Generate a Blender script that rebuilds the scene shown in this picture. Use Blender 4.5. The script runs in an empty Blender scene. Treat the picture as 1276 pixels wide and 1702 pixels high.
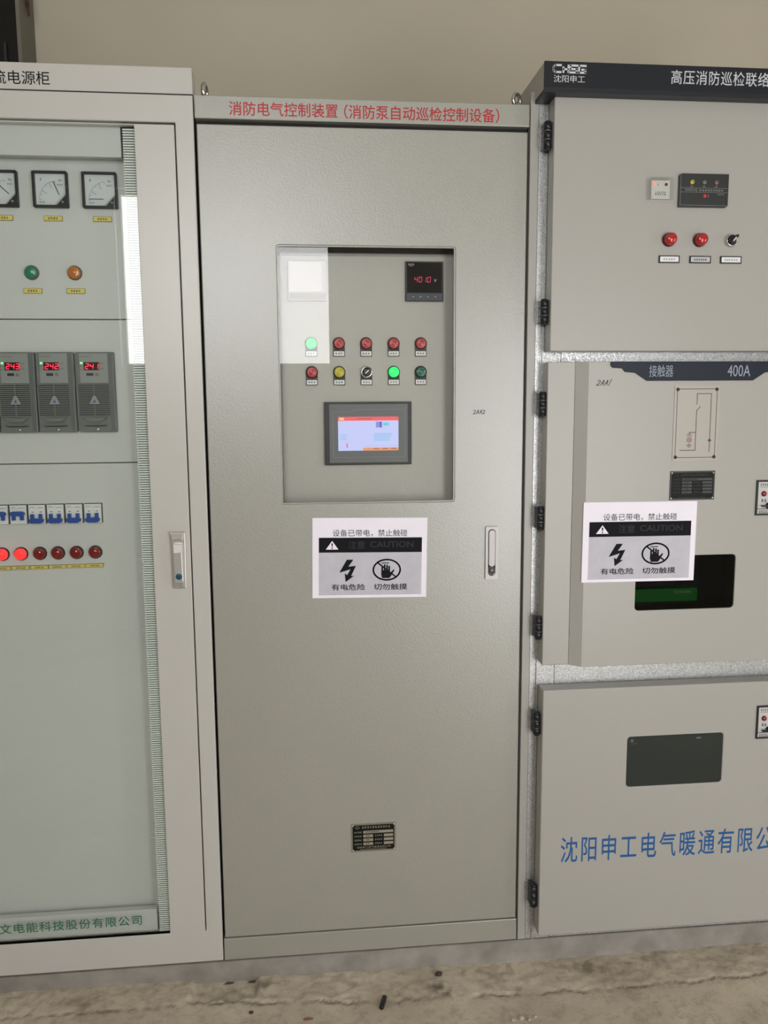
import bpy, bmesh, math, random
from mathutils import Vector, Matrix, noise

random.seed(7)
S = bpy.context.scene
COL = S.collection
R = math.radians

# ------------------------------------------------------------------ camera
cd = bpy.data.cameras.new('camera')
cam = bpy.data.objects.new('camera', cd)
COL.objects.link(cam)
cd.sensor_width = 36.0
cd.lens = 1350.0 / 1702.0 * 36.0
cd.clip_start = 0.02
Rm = Matrix.Rotation(R(-5.6336), 3, 'Z') @ Matrix.Rotation(R(-7.5899), 3, 'X') @ Matrix.Rotation(R(0.3936), 3, 'Y')
M = Matrix((Rm.col[0], Rm.col[2], -Rm.col[1])).transposed().to_4x4()
M.translation = Vector((0.2381, -2.03, 1.5245))
cam.matrix_world = M
S.camera = cam

# ------------------------------------------------------------------ world, light, exposure
S.view_settings.view_transform = 'Standard'
S.view_settings.look = 'None'
S.view_settings.exposure = 0.0
S.view_settings.gamma = 1.0
S.view_settings.use_curve_mapping = False
w = bpy.data.worlds.new('world')
S.world = w
w.use_nodes = True
bg = w.node_tree.nodes['Background']
bg.inputs['Color'].default_value = (0.98, 0.995, 1.01, 1)      # overcast daylight
bg.inputs['Strength'].default_value = 9.8

ROOM = dict(x0=-3.2, x1=4.4, y0=-3.5, y1=0.95, z1=3.5)
WINS = [(-0.935, 0.458, 1.768, 2.90), (1.40, 2.45, 0.02, 2.10)]   # high window opposite the cabinets, and an unseen glazed door added for light
FILL_GATE = (-2.5, -2.0, 0.02, 2.2)                                     # unseen doorway added in the side wall for low light (y, y, z, z)


def portal(x0, x1, z0, z1):
    l = bpy.data.lights.new('daylight_portal', 'AREA')
    l.shape = 'RECTANGLE'
    l.size = x1 - x0
    l.size_y = z1 - z0
    l.cycles.is_portal = True
    o = bpy.data.objects.new('daylight_portal', l)
    COL.objects.link(o)
    o.location = ((x0 + x1) / 2, ROOM['y0'] - 0.22, (z0 + z1) / 2)
    o.rotation_euler = (R(90), 0, 0)


for wv in WINS:
    portal(*wv)
gl_ = bpy.data.lights.new('daylight_portal', 'AREA')
gl_.shape = 'RECTANGLE'
gl_.size = FILL_GATE[1] - FILL_GATE[0]
gl_.size_y = FILL_GATE[3] - FILL_GATE[2]
gl_.cycles.is_portal = True
go_ = bpy.data.objects.new('daylight_portal', gl_)
COL.objects.link(go_)
go_.location = (ROOM['x1'] + 0.22, (FILL_GATE[0] + FILL_GATE[1]) / 2, (FILL_GATE[2] + FILL_GATE[3]) / 2)
go_.rotation_euler = (R(90), 0, R(90))


# ------------------------------------------------------------------ materials
def srgb(r, g, b):
    f = lambda c: (c / 255 / 12.92) if c / 255 <= 0.04045 else ((c / 255 + 0.055) / 1.055) ** 2.4
    return (f(r), f(g), f(b), 1)


MATS = {}


def mat(name, col, rough=0.5, metal=0.0, bump=None, mottle=None, spec=0.5, emit=None, coat=0.0, coat_rough=0.06):
    """col 0-255 sRGB; bump=(scale,strength); mottle=(scale,amount); emit=(r,g,b,strength)"""
    if name in MATS:
        return MATS[name]
    m = bpy.data.materials.new(name)
    m.use_nodes = True
    nt = m.node_tree
    p = nt.nodes['Principled BSDF']
    p.inputs['Base Color'].default_value = srgb(*col)
    p.inputs['Roughness'].default_value = rough
    p.inputs['Metallic'].default_value = metal
    p.inputs['Specular IOR Level'].default_value = spec
    p.inputs['Coat Weight'].default_value = coat
    p.inputs['Coat Roughness'].default_value = coat_rough
    if emit:
        p.inputs['Emission Color'].default_value = (*emit[:3], 1)
        p.inputs['Emission Strength'].default_value = emit[3]
    geo = nt.nodes.new('ShaderNodeTexCoord')
    if mottle:
        n = nt.nodes.new('ShaderNodeTexNoise')
        n.inputs['Scale'].default_value = mottle[0]
        n.inputs['Detail'].default_value = 5
        nt.links.new(geo.outputs['Object'], n.inputs['Vector'])
        r = nt.nodes.new('ShaderNodeValToRGB')
        a = mottle[1]
        c = srgb(*col)
        r.color_ramp.elements[0].position = 0.3
        r.color_ramp.elements[1].position = 0.7
        r.color_ramp.elements[0].color = (c[0] * (1 - a), c[1] * (1 - a), c[2] * (1 - a), 1)
        r.color_ramp.elements[1].color = (min(1, c[0] * (1 + a)), min(1, c[1] * (1 + a)), min(1, c[2] * (1 + a)), 1)
        nt.links.new(n.outputs['Fac'], r.inputs['Fac'])
        nt.links.new(r.outputs['Color'], p.inputs['Base Color'])
    if bump:
        n2 = nt.nodes.new('ShaderNodeTexNoise')
        n2.inputs['Scale'].default_value = bump[0]
        n2.inputs['Detail'].default_value = 3
        nt.links.new(geo.outputs['Object'], n2.inputs['Vector'])
        b = nt.nodes.new('ShaderNodeBump')
        b.inputs['Strength'].default_value = bump[1]
        b.inputs['Distance'].default_value = 0.001
        nt.links.new(n2.outputs['Fac'], b.inputs['Height'])
        nt.links.new(b.outputs['Normal'], p.inputs['Normal'])
    MATS[name] = m
    return m


def glass(name, tint, gain=2.0):
    if name in MATS:
        return MATS[name]
    m = bpy.data.materials.new(name)
    m.use_nodes = True
    nt = m.node_tree
    nt.nodes.clear()
    out = nt.nodes.new('ShaderNodeOutputMaterial')
    tr = nt.nodes.new('ShaderNodeBsdfTransparent')
    tr.inputs['Color'].default_value = (*tint, 1)
    gl = nt.nodes.new('ShaderNodeBsdfGlossy')
    gl.inputs['Roughness'].default_value = 0.0
    gl.inputs['Color'].default_value = (1, 0.98, 0.97, 1)
    fr = nt.nodes.new('ShaderNodeFresnel')
    fr.inputs['IOR'].default_value = 1.5
    ge = nt.nodes.new('ShaderNodeNewGeometry')
    inv = nt.nodes.new('ShaderNodeMath'); inv.operation = 'SUBTRACT'
    inv.inputs[0].default_value = 1.0
    nt.links.new(ge.outputs['Backfacing'], inv.inputs[1])
    mu = nt.nodes.new('ShaderNodeMath'); mu.operation = 'MULTIPLY'
    nt.links.new(fr.outputs['Fac'], mu.inputs[0]); nt.links.new(inv.outputs[0], mu.inputs[1])
    mg = nt.nodes.new('ShaderNodeMath'); mg.operation = 'MULTIPLY'; mg.use_clamp = True
    mg.inputs[1].default_value = gain
    nt.links.new(mu.outputs[0], mg.inputs[0])
    mx = nt.nodes.new('ShaderNodeMixShader')
    nt.links.new(mg.outputs[0], mx.inputs['Fac'])
    nt.links.new(tr.outputs[0], mx.inputs[1]); nt.links.new(gl.outputs[0], mx.inputs[2])
    nt.links.new(mx.outputs[0], out.inputs['Surface'])
    MATS[name] = m
    return m


def galvanised(name='galvanised_steel', col=(184, 184, 183), metal=0.6, rough=0.40):
    m = bpy.data.materials.new(name)
    m.use_nodes = True
    nt = m.node_tree
    p = nt.nodes['Principled BSDF']
    p.inputs['Metallic'].default_value = metal
    tc = nt.nodes.new('ShaderNodeTexCoord')
    v = nt.nodes.new('ShaderNodeTexVoronoi')
    v.inputs['Scale'].default_value = 420
    nt.links.new(tc.outputs['Object'], v.inputs['Vector'])
    n = nt.nodes.new('ShaderNodeTexNoise'); n.inputs['Scale'].default_value = 300
    nt.links.new(tc.outputs['Object'], n.inputs['Vector'])
    sep = nt.nodes.new('ShaderNodeSeparateColor')
    nt.links.new(v.outputs['Color'], sep.inputs[0])
    r = nt.nodes.new('ShaderNodeValToRGB')
    c = srgb(*col)
    r.color_ramp.elements[0].color = (c[0] * .74, c[1] * .74, c[2] * .74, 1)
    r.color_ramp.elements[1].color = (min(1, c[0] * 1.35), min(1, c[1] * 1.35), min(1, c[2] * 1.35), 1)
    nt.links.new(sep.outputs[0], r.inputs['Fac'])
    nt.links.new(r.outputs['Color'], p.inputs['Base Color'])
    mr = nt.nodes.new('ShaderNodeMapRange')
    mr.inputs['To Min'].default_value = rough - .12; mr.inputs['To Max'].default_value = rough + .14
    nt.links.new(sep.outputs[1], mr.inputs['Value'])
    nt.links.new(mr.outputs[0], p.inputs['Roughness'])
    b = nt.nodes.new('ShaderNodeBump'); b.inputs['Strength'].default_value = .35; b.inputs['Distance'].default_value = .001
    nt.links.new(n.outputs['Fac'], b.inputs['Height']); nt.links.new(b.outputs['Normal'], p.inputs['Normal'])
    MATS[name] = m
    return m


PAINT = mat('textured_grey_paint', (156, 154, 144), 0.36, spec=1.0, coat=.8, coat_rough=.30, bump=(260, 0.65), mottle=(2.2, .03))
PAINT_L = mat('smooth_grey_paint', (197, 194, 187), 0.30, bump=(160, 0.05))
PAINT_IN = mat('inner_grey_paint', (209, 210, 207), 0.42, bump=(250, 0.10))
PAINT_R = mat('switchgear_grey_paint', (171, 168, 161), 0.36, bump=(220, 0.10))
GALV = galvanised()
CHANNEL = mat('weathered_channel_steel', (158, 153, 146), 0.55, 0.25, bump=(60, .2), mottle=(16, .2))
NAVY = mat('navy_header_paint', (27, 30, 36), 0.45, spec=.35)
NAVYB = mat('navy_banner_plastic', (22, 29, 45), 0.45, spec=.3)
BLACK = mat('black_plastic', (24, 24, 27), 0.38)
BLACKM = mat('black_matt', (14, 14, 15), 0.7)
GAP_FILL = mat('dark_gap_fill', (30, 30, 28), 0.8)  # dark fill, puts the shade of gaps and interiors into the colour
DGREY = mat('dark_grey_plastic', (84, 86, 88), 0.45)
MGREY = mat('mid_grey_plastic', (110, 115, 113), 0.42, mottle=(30, .04))
LGREY = mat('light_grey_plastic', (176, 178, 176), 0.4)
WHITE = mat('white_plastic', (232, 232, 230), 0.4)
PAPER = mat('white_paper', (248, 242, 252), 0.75, mottle=(14, .02))
PAPERG = mat('grey_printed_paper', (198, 195, 204), 0.75, mottle=(25, .06))
INK = mat('black_ink', (15, 15, 18), 0.7, spec=.2)
INKF = mat('faint_ink', (52, 52, 58), 0.7, spec=.2)
RED_INK = mat('red_paint_lettering', (180, 30, 34), 0.5)
BLUE_INK = mat('blue_paint_lettering', (12, 86, 148), 0.5)
GREEN_INK = mat('green_lettering', (38, 110, 84), 0.5)
SILVER_INK = mat('silver_lettering', (205, 206, 210), 0.45)
GREY_INK = mat('grey_lettering', (150, 158, 172), 0.5)
BROWN_INK = mat('brown_print', (66, 40, 38), 0.5)
YELLOW = mat('yellow_label', (226, 208, 104), 0.45)
OLIVE = mat('olive_label_edge', (120, 110, 60), 0.5)
CHROME = mat('chrome', (214, 212, 208), 0.16, 1.0)
SATIN = mat('satin_zinc', (206, 202, 196), 0.34, 0.75)
BLUE_T = mat('blue_toggle', (26, 76, 158), 0.35)
TEAL = mat('teal_lock_core', (14, 74, 92), 0.35)
GLASS = glass('clear_glass', (0.975, 0.98, 0.975), 1.2)
GLASS_G = glass('greenish_glass', (0.955, 0.968, 0.955))
GLASS_D = glass('dark_tinted_glass', (0.50, 0.57, 0.53), 0.5)
GLASS_W = glass('window_glass', (0.98, 0.98, 0.98), 1.0)
ACRYL = glass('clear_acrylic', (0.93, 0.94, 0.94), 2.4)
L_RED = mat('red_lens', (182, 58, 60), 0.34, coat=.15)
L_DRED = mat('deep_red_lens', (128, 12, 18), 0.15, coat=.6)
L_YEL = mat('yellow_lens', (192, 180, 40), 0.34, coat=.15)
L_ORA = mat('orange_lens', (196, 112, 30), 0.2, coat=.5)
L_GRN = mat('green_lens', (8, 128, 92), 0.2, coat=.5)
L_DGRN = mat('dark_green_lens', (14, 96, 78), 0.3, coat=.15)
LIT_G = mat('lit_green_lens', (30, 200, 90), 0.3, emit=(0.005, 0.95, 0.12, 1.15))
LIT_R = mat('lit_red_lens', (220, 30, 30), 0.3, emit=(1.0, 0.03, 0.03, 1.3))
LED_R = mat('red_led_digits', (120, 10, 20), 0.4, emit=(1.0, 0.02, 0.07, 1.5))
LED_RD = mat('dim_red_led_digits', (120, 10, 20), 0.4, emit=(0.75, 0.01, 0.10, 0.8))
LED_G = mat('green_led', (100, 200, 110), 0.4, emit=(0.25, 1.0, 0.3, 1.4))
LED_P = mat('pink_led', (230, 90, 80), 0.4, emit=(1.0, 0.25, 0.2, 1.1))


def scr(name, r, g, b, k=1.0):
    c = srgb(r, g, b)
    return mat(name, (10, 10, 12), 0.35, emit=(c[0], c[1], c[2], k))


# ------------------------------------------------------------------ mesh builder
class B:
    def __init__(s):
        s.bm = bmesh.new()

    def _f(s, vs, mi, smooth=False):
        try:
            f = s.bm.faces.new(vs)
        except ValueError:
            return
        f.material_index = mi
        f.smooth = smooth
        return f

    def box(s, x0, x1, y0, y1, z0, z1, mi=0):
        v = [s.bm.verts.new(p) for p in ((x0, y0, z0), (x1, y0, z0), (x1, y1, z0), (x0, y1, z0),
                                         (x0, y0, z1), (x1, y0, z1), (x1, y1, z1), (x0, y1, z1))]
        for q in ((0, 3, 2, 1), (4, 5, 6, 7), (0, 1, 5, 4), (1, 2, 6, 5), (2, 3, 7, 6), (3, 0, 4, 7)):
            s._f([v[i] for i in q], mi)
        return s

    def poly(s, pts, y0, y1, mi=0):
        """prism of an (x,z) outline; y0 is the front (towards the viewer)"""
        a = sum(p[0] * q[1] - q[0] * p[1] for p, q in zip(pts, pts[1:] + pts[:1]))
        if a < 0:
            pts = pts[::-1]
        f = [s.bm.verts.new((x, y0, z)) for x, z in pts]
        b = [s.bm.verts.new((x, y1, z)) for x, z in pts]
        s._f(f, mi)
        s._f(b[::-1], mi)
        n = len(pts)
        for i in range(n):
            j = (i + 1) % n
            s._f([f[j], f[i], b[i], b[j]], mi)
        return s

    def holed(s, outer, holes, y0, y1, mi=0):
        bm = s.bm
        eds = []
        for loop in [outer] + holes:
            vs = [bm.verts.new((x, y0, z)) for x, z in loop]
            eds += [bm.edges.new((vs[i], vs[(i + 1) % len(vs)])) for i in range(len(vs))]
        g = bmesh.ops.triangle_fill(bm, use_beauty=True, use_dissolve=False, edges=eds, normal=(0, -1, 0))
        fs = [x for x in g['geom'] if isinstance(x, bmesh.types.BMFace)]
        for f in fs:
            f.material_index = mi
            if f.normal.y > 0:
                f.normal_flip()
        ex = bmesh.ops.extrude_face_region(bm, geom=fs, use_keep_orig=True)
        vs = [x for x in ex['geom'] if isinstance(x, bmesh.types.BMVert)]
        bmesh.ops.translate(bm, vec=(0, y1 - y0, 0), verts=vs)
        for f in [x for x in ex['geom'] if isinstance(x, bmesh.types.BMFace)]:
            f.normal_flip()
        bmesh.ops.recalc_face_normals(bm, faces=bm.faces)
        for f in bm.faces:
            f.material_index = mi
        return s

    def lathe(s, cx, cz, prof, n=24, mi=0, cap=True):
        """revolve (radius, y) pairs about the y axis"""
        rings = []
        for r, y in prof:
            if r < 1e-6:
                rings.append([s.bm.verts.new((cx, y, cz))])
            else:
                rings.append([s.bm.verts.new((cx + r * math.cos(2 * math.pi * k / n), y, cz + r * math.sin(2 * math.pi * k / n))) for k in range(n)])
        for a, b in zip(rings, rings[1:]):
            for k in range(n):
                j = (k + 1) % n
                if len(a) == 1 and len(b) == 1:
                    continue
                if len(b) == 1:
                    s._f([a[k], a[j], b[0]], mi, True)
                elif len(a) == 1:
                    s._f([a[0], b[j], b[k]], mi, True)
                else:
                    s._f([a[k], a[j], b[j], b[k]], mi, True)
        return s

    def tube(s, p, q, r, n=16, mi=0, r2=None, smooth=True):
        p, q = Vector(p), Vector(q)
        d = (q - p).normalized()
        u = d.orthogonal().normalized()
        v = d.cross(u)
        r2 = r if r2 is None else r2
        a = [s.bm.verts.new(p + (u * math.cos(2 * math.pi * k / n) + v * math.sin(2 * math.pi * k / n)) * r) for k in range(n)]
        b = [s.bm.verts.new(q + (u * math.cos(2 * math.pi * k / n) + v * math.sin(2 * math.pi * k / n)) * r2) for k in range(n)]
        for k in range(n):
            j = (k + 1) % n
            s._f([a[k], a[j], b[j], b[k]], mi, smooth)
        s._f(a[::-1], mi)
        s._f(b, mi)
        return s

    def torus(s, c, rot, R1, r, n=28, m=12, mi=0):
        c = Vector(c)
        g = []
        for i in range(n):
            t = 2 * math.pi * i / n
            ring = []
            for k in range(m):
                ph = 2 * math.pi * k / m
                p = Vector(((R1 + r * math.cos(ph)) * math.cos(t), r * math.sin(ph), (R1 + r * math.cos(ph)) * math.sin(t)))
                ring.append(s.bm.verts.new(c + rot @ p))
            g.append(ring)
        for i in range(n):
            for k in range(m):
                s._f([g[i][k], g[(i + 1) % n][k], g[(i + 1) % n][(k + 1) % m], g[i][(k + 1) % m]], mi, True)
        return s

    def stroke(s, lines, wd, y0, y1, mi=0):
        """flat pen strokes on a front face; each line is a list of (x,z)"""
        for L in lines:
            for a, b in zip(L, L[1:]):
                a, b = Vector(a), Vector(b)
                d = b - a
                if d.length < 1e-7:
                    continue
                d.normalize()
                nrm = Vector((-d.y, d.x)) * wd / 2
                a2, b2 = a - d * wd * .35, b + d * wd * .35
                s.poly([tuple(a2 + nrm), tuple(a2 - nrm), tuple(b2 - nrm), tuple(b2 + nrm)], y0, y1, mi)
        return s

    def arc(s, cx, cz, r, a0, a1, wd, y0, y1, mi=0, n=24, rz=None):
        rz = rz or r
        pts = [(cx + r * math.cos(a0 + (a1 - a0) * i / n), cz + rz * math.sin(a0 + (a1 - a0) * i / n)) for i in range(n + 1)]
        return s.stroke([pts], wd, y0, y1, mi)


def rrect(x0, x1, z0, z1, r, n=5):
    out = []
    for cx, cz, a in ((x1 - r, z1 - r, 0), (x0 + r, z1 - r, 90), (x0 + r, z0 + r, 180), (x1 - r, z0 + r, 270)):
        for k in range(n + 1):
            t = R(a + 90 * k / n)
            out.append((cx + r * math.cos(t), cz + r * math.sin(t)))
    return out


def rect(x0, x1, z0, z1):
    return [(x0, z0), (x1, z0), (x1, z1), (x0, z1)]


WO = {}          # world origin of every object, for parenting
CACHE = {}


def thing(name, label, cat, loc=(0, 0, 0), group=None):
    o = bpy.data.objects.new(name, None)
    COL.objects.link(o)
    o.empty_display_size = .1
    o.location = loc
    WO[o.name] = Vector(loc)
    tag(o, label, cat, group)
    return o


def tag(o, label, cat=None, group=None):
    o['label'] = label
    if cat:
        o['category'] = cat
    if group:
        o['group'] = group
    return o


def link(name, me, mats, parent, at, bevel=0, label=None, structure=False):
    o = bpy.data.objects.new(name, me)
    COL.objects.link(o)
    if not me.materials:
        for m in (mats if isinstance(mats, (list, tuple)) else [mats]):
            me.materials.append(m)
    WO[o.name] = Vector(at)
    if parent:
        o.parent = parent
        o.location = Vector(at) - WO[parent.name]
    else:
        o.location = at
    if bevel:
        bv = o.modifiers.new('edge', 'BEVEL')
        bv.width = bevel
        bv.segments = 2
        bv.limit_method = 'ANGLE'
        bv.angle_limit = R(40)
    if label:
        o['label'] = label
    if structure:
        o['kind'] = 'structure'
    return o


def obj(name, b, mats, parent=None, at=None, bevel=0, label=None, structure=False, key=None):
    """at=None: b is in world coordinates and is re-centred; else b is local to 'at'"""
    if key and key in CACHE:
        b.bm.free()
        return link(name, CACHE[key], mats, parent, at, bevel, label, structure)
    if at is None:
        lo = [min(v.co[i] for v in b.bm.verts) for i in range(3)]
        hi = [max(v.co[i] for v in b.bm.verts) for i in range(3)]
        at = Vector([(lo[i] + hi[i]) / 2 for i in range(3)])
        bmesh.ops.translate(b.bm, vec=-at, verts=b.bm.verts)
    me = bpy.data.meshes.new(name)
    b.bm.to_mesh(me)
    b.bm.free()
    if key:
        CACHE[key] = me
    return link(name, me, mats, parent, at, bevel, label, structure)


def text_bm(b, body, x0, x1, z0, z1, y, bold=0.0, thick=.0004, mi=0, rot=0.0, spacing=1.0):
    """fill letters of 'body' into the box x0..x1, z0..z1 on a front face at depth y"""
    cu = bpy.data.curves.new('lettering', 'FONT')
    cu.body = body
    cu.offset = bold
    cu.resolution_u = 3
    cu.space_character = spacing
    t = bpy.data.objects.new('lettering', cu)
    COL.objects.link(t)
    dg = bpy.context.evaluated_depsgraph_get()
    me = bpy.data.meshes.new_from_object(t.evaluated_get(dg))
    bpy.data.objects.remove(t)
    bpy.data.curves.remove(cu)
    xs = [v.co.x for v in me.vertices]
    zs = [v.co.y for v in me.vertices]
    ax, bx, az, bz = min(xs), max(xs), min(zs), max(zs)
    kx, kz = (x1 - x0) / (bx - ax), (z1 - z0) / (bz - az)
    cx, cz = (x0 + x1) / 2, (z0 + z1) / 2
    ca, sa = math.cos(rot), math.sin(rot)
    vs = []
    for v in me.vertices:
        px, pz = x0 + (v.co.x - ax) * kx - cx, z0 + (v.co.y - az) * kz - cz
        vs.append(b.bm.verts.new((cx + px * ca - pz * sa, y - thick, cz + px * sa + pz * ca)))
    for p in me.polygons:
        b._f([vs[i] for i in p.vertices], mi)
    bpy.data.meshes.remove(me)
    return b


def lettering(body, x0, x1, z0, z1, y, m, parent, bold=0.0, rot=0.0, spacing=1.0, name='lettering', label=None):
    return obj(name, text_bm(B(), body, x0, x1, z0, z1, y, bold, rot=rot, spacing=spacing), m, parent, label=label)


def fine_print(b, x0, x1, z, h, y, mi=0, n=None, seed=0):
    """a line of print too small to read: short broken dashes"""
    rg = random.Random(seed + int(x0 * 9999) + int(z * 7777))
    n = n or max(2, int((x1 - x0) / (h * 1.15)))
    p = (x1 - x0) / n
    for k in range(n):
        xa = x0 + k * p
        for q in range(3):
            zz = z - h / 2 + h * (q + .5) / 3 + rg.uniform(-.1, .1) * h
            a, e = rg.uniform(0, .25), rg.uniform(.6, .85)
            b.box(xa + a * p, xa + e * p, y - .0003, y, zz - h * .09, zz + h * .09, mi)
        xm = xa + p * rg.uniform(.3, .6)
        b.box(xm - h * .07, xm + h * .07, y - .0003, y, z - h / 2, z + h / 2, mi)
    return b


SEG = {'0': 'abcdef', '1': 'bc', '2': 'abged', '3': 'abgcd', '4': 'fgbc'}


def seven(b, s, x0, z0, wd, h, gap, t, y, mi=0, slant=.12):
    x = x0
    for ch in s:
        if ch == '.':
            b.box(x - gap * .75, x - gap * .75 + t, y - .0004, y, z0, z0 + t, mi)
            continue
        P = lambda u, v: (x + u * wd + slant * v * h, z0 + v * h)
        e = .09
        lines = {'a': [P(e, 1), P(1 - e, 1)], 'b': [P(1, 1 - e), P(1, .5 + e)], 'c': [P(1, .5 - e), P(1, e)],
                 'd': [P(e, 0), P(1 - e, 0)], 'e': [P(0, .5 - e), P(0, e)], 'f': [P(0, 1 - e), P(0, .5 + e)],
                 'g': [P(e, .5), P(1 - e, .5)]}
        b.stroke([lines[k] for k in SEG[ch]], t, y - .0004, y, mi)
        x += wd + gap
    return b


# ================================================================== THE ROOM
WALL = mat('beige_wall_plaster', (196, 187, 168), 0.85, bump=(40, .15), mottle=(1.5, .04))
WALLW = mat('pale_wall_plaster', (204, 199, 188), 0.85, mottle=(1.2, .04))
CEIL = mat('ceiling_plaster', (212, 209, 202), 0.9)
x0, x1, y0, y1, z1 = (ROOM[k] for k in ('x0', 'x1', 'y0', 'y1', 'z1'))
T = .2
obj('ceiling', B().box(x0 - T, x1 + T, y0 - T, y1 + T, z1, z1 + T), CEIL, structure=True)
obj('wall_left', B().box(x0 - T, x0, y0, y1, -.15, z1), WALLW, structure=True)
b = B()
b.box(x1, x1 + T, y0, FILL_GATE[0], -.15, z1).box(x1, x1 + T, FILL_GATE[1], y1, -.15, z1)
b.box(x1, x1 + T, FILL_GATE[0], FILL_GATE[1], FILL_GATE[3], z1).box(x1, x1 + T, FILL_GATE[0], FILL_GATE[1], -.15, FILL_GATE[2])
obj('wall_right', b, WALLW, structure=True)
obj('wall_front', B().holed(rect(x0 - T, x1 + T, -.15, z1), [rect(*wv) for wv in WINS], y0, y0 - T), WALLW, structure=True)
DARKWIN = (-1.75, -.620, 1.5, 3.1)
obj('wall_back', B().holed(rect(x0 - T, x1 + T, -.15, z1), [rect(*DARKWIN)], y1, y1 + T), WALL, structure=True)
FRAME = mat('window_frame_paint', (176, 176, 166), 0.5)
# dark opening high in the wall behind the cabinets
wx0, wx1, wz0, wz1 = DARKWIN
FYW = .80
fr = obj('window_3', B().holed(rect(wx0, wx1, wz0, wz1), [rect(wx0 + .05, wx1 - .012, wz0 + .05, wz1 - .05)], FYW, y1 + .10), mat('dull_frame_paint', (116, 112, 100), .6), bevel=.002, structure=True)
obj('pane', B().box(wx0 + .05, wx1 - .012, FYW + .012, FYW + .018, wz0 + .05, wz1 - .05), mat('night_dark_glass', (8, 10, 10), .12), fr)
obj('pane_streak', B().box(-.676, -.668, FYW + .004, FYW + .012, wz0 + .05, 2.66), mat('dark_bar', (40, 42, 42), .4), fr)  # thin bar drawing the faint streak reflected in the dark pane
for i, (a, b_, c, d) in enumerate(WINS):
    f = obj(('window_1', 'added_door_1')[i], B().holed(rect(a, b_, c, d), [rect(a + .03, b_ - .03, c + .03, d - .03)], y0 - .05, y0 - .1), FRAME, structure=True)
    obj(('pane', 'glazing')[i], B().box(a + .03, b_ - .03, y0 - .078, y0 - .072, c + .03, d - .03), GLASS_W, f)

# floor: worn concrete with a ragged mortar edge in front of the cabinets
CR = [(-3.3, -.09), (-.55, -.09), (-.40, -.096), (-.06, -.085), (.42, -.12), (.56, -.1135), (.84, -.123), (1.0, -.129), (1.46, -.122), (4.5, -.12)]
FZ = [(-3.3, .004), (-.58, .004), (.09, -.005), (.8, -.020), (1.54, -.016), (4.5, -.014)]


def lerp(tab, x):
    for (a, u), (b, v) in zip(tab, tab[1:]):
        if x <= b:
            return u + (v - u) * (x - a) / (b - a)
    return tab[-1][1]


def crack_y(x):
    return lerp(CR, x) + .012 * noise.noise((x * 14, 0, 3)) + .008 * noise.noise((x * 45, 2, 3)) + .005 * noise.noise((x * 120, 5, 3))


def floor_dirt_shade(x, y):
    """painted crack and hole shade mixed with packed grime, plus a few worn spots"""
    if not (-.9 < x < 1.8 and -.3 < y < .08):
        return 0
    n1 = noise.noise((x * 9, y * 9, 1.3)); n2 = noise.noise((x * 50, y * 50, 8.1)); n3 = noise.noise((x * 110, y * 110, 2.2))
    d = y - crack_y(x)
    k = max(0, 1 - abs(d) / (.006 + .005 * max(0, n2))) * min(1, max(0, .55 + 1.1 * n1 + .9 * n2)) * .85
    for cx, cy, r, a in ((.565, -.075, .030, .8), (.575, -.105, .022, .7), (.985, -.045, .040, .55), (.33, -.05, .03, .4), (-.35, -.06, .045, .4), (1.2, -.03, .05, .35), (.10, -.03, .035, .45), (.72, -.06, .05, .35), (.0, -.045, .05, .30)):
        q = math.hypot(x - cx, (y - cy) * 1.5) / r + .9 * n2 + .5 * n3
        k = max(k, a * min(1, max(0, 1.15 - q)))
    # painted dark of the broken mouths under the channel at the worn patch
    for cx in (.012, .072):
        if abs(x - cx) < .010 + .004 * n3 and y > -.012 + .004 * n2:
            k = 1
    return k


def floor_z(x, y):
    z = lerp(FZ, x)
    if y < -1.0 or x < -1.6 or x > 2.6:
        return z
    n1 = noise.noise((x * 9, y * 9, 1.3))
    n2 = noise.noise((x * 34, y * 34, 4.1))
    n3 = noise.noise((x * 95, y * 95, 7.7))
    z += .0012 * n1 + .0006 * n2
    e = crack_y(x)
    d = y - e
    if d > -.004:                                    # the rougher mortar strip next to the channel
        k = min(1, (d + .004) / .018)
        z += k * (.0012 + .0024 * n2 + .0022 * n3)
    if abs(d) < .008:
        z -= .004 * max(0, 1 - abs(d) / .008) * max(0, .45 + 1.5 * n2 + .9 * n1)
    if -.082 + .004 * n2 < x < .088 + .006 * n2 and y > -.078 + .01 * n2:
        z -= .010
    return z


def steps(segs):
    out = []
    for a, b, s in segs:
        n = max(1, round((b - a) / s))
        out += [a + (b - a) * i / n for i in range(n)]
    return out + [segs[-1][1]]


fb = B()
gx = steps([(x0 - T, -.85, .4), (-.85, 1.75, .0065), (1.75, x1 + T, .4)])
gy = steps([(y0 - T, -.6, .4), (-.6, -.3, .02), (-.3, .06, .0055), (.06, y1 + T, .4)])
dl_ = fb.bm.verts.layers.float.new('dirt_shade')
gv = [[fb.bm.verts.new((x, y, floor_z(x, y))) for y in gy] for x in gx]
for row in gv:
    for v_ in row:
        v_[dl_] = floor_dirt_shade(v_.co.x, v_.co.y)
for i in range(len(gx) - 1):
    for j in range(len(gy) - 1):
        fb._f([gv[i][j], gv[i + 1][j], gv[i + 1][j + 1], gv[i][j + 1]], 0, True)


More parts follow.
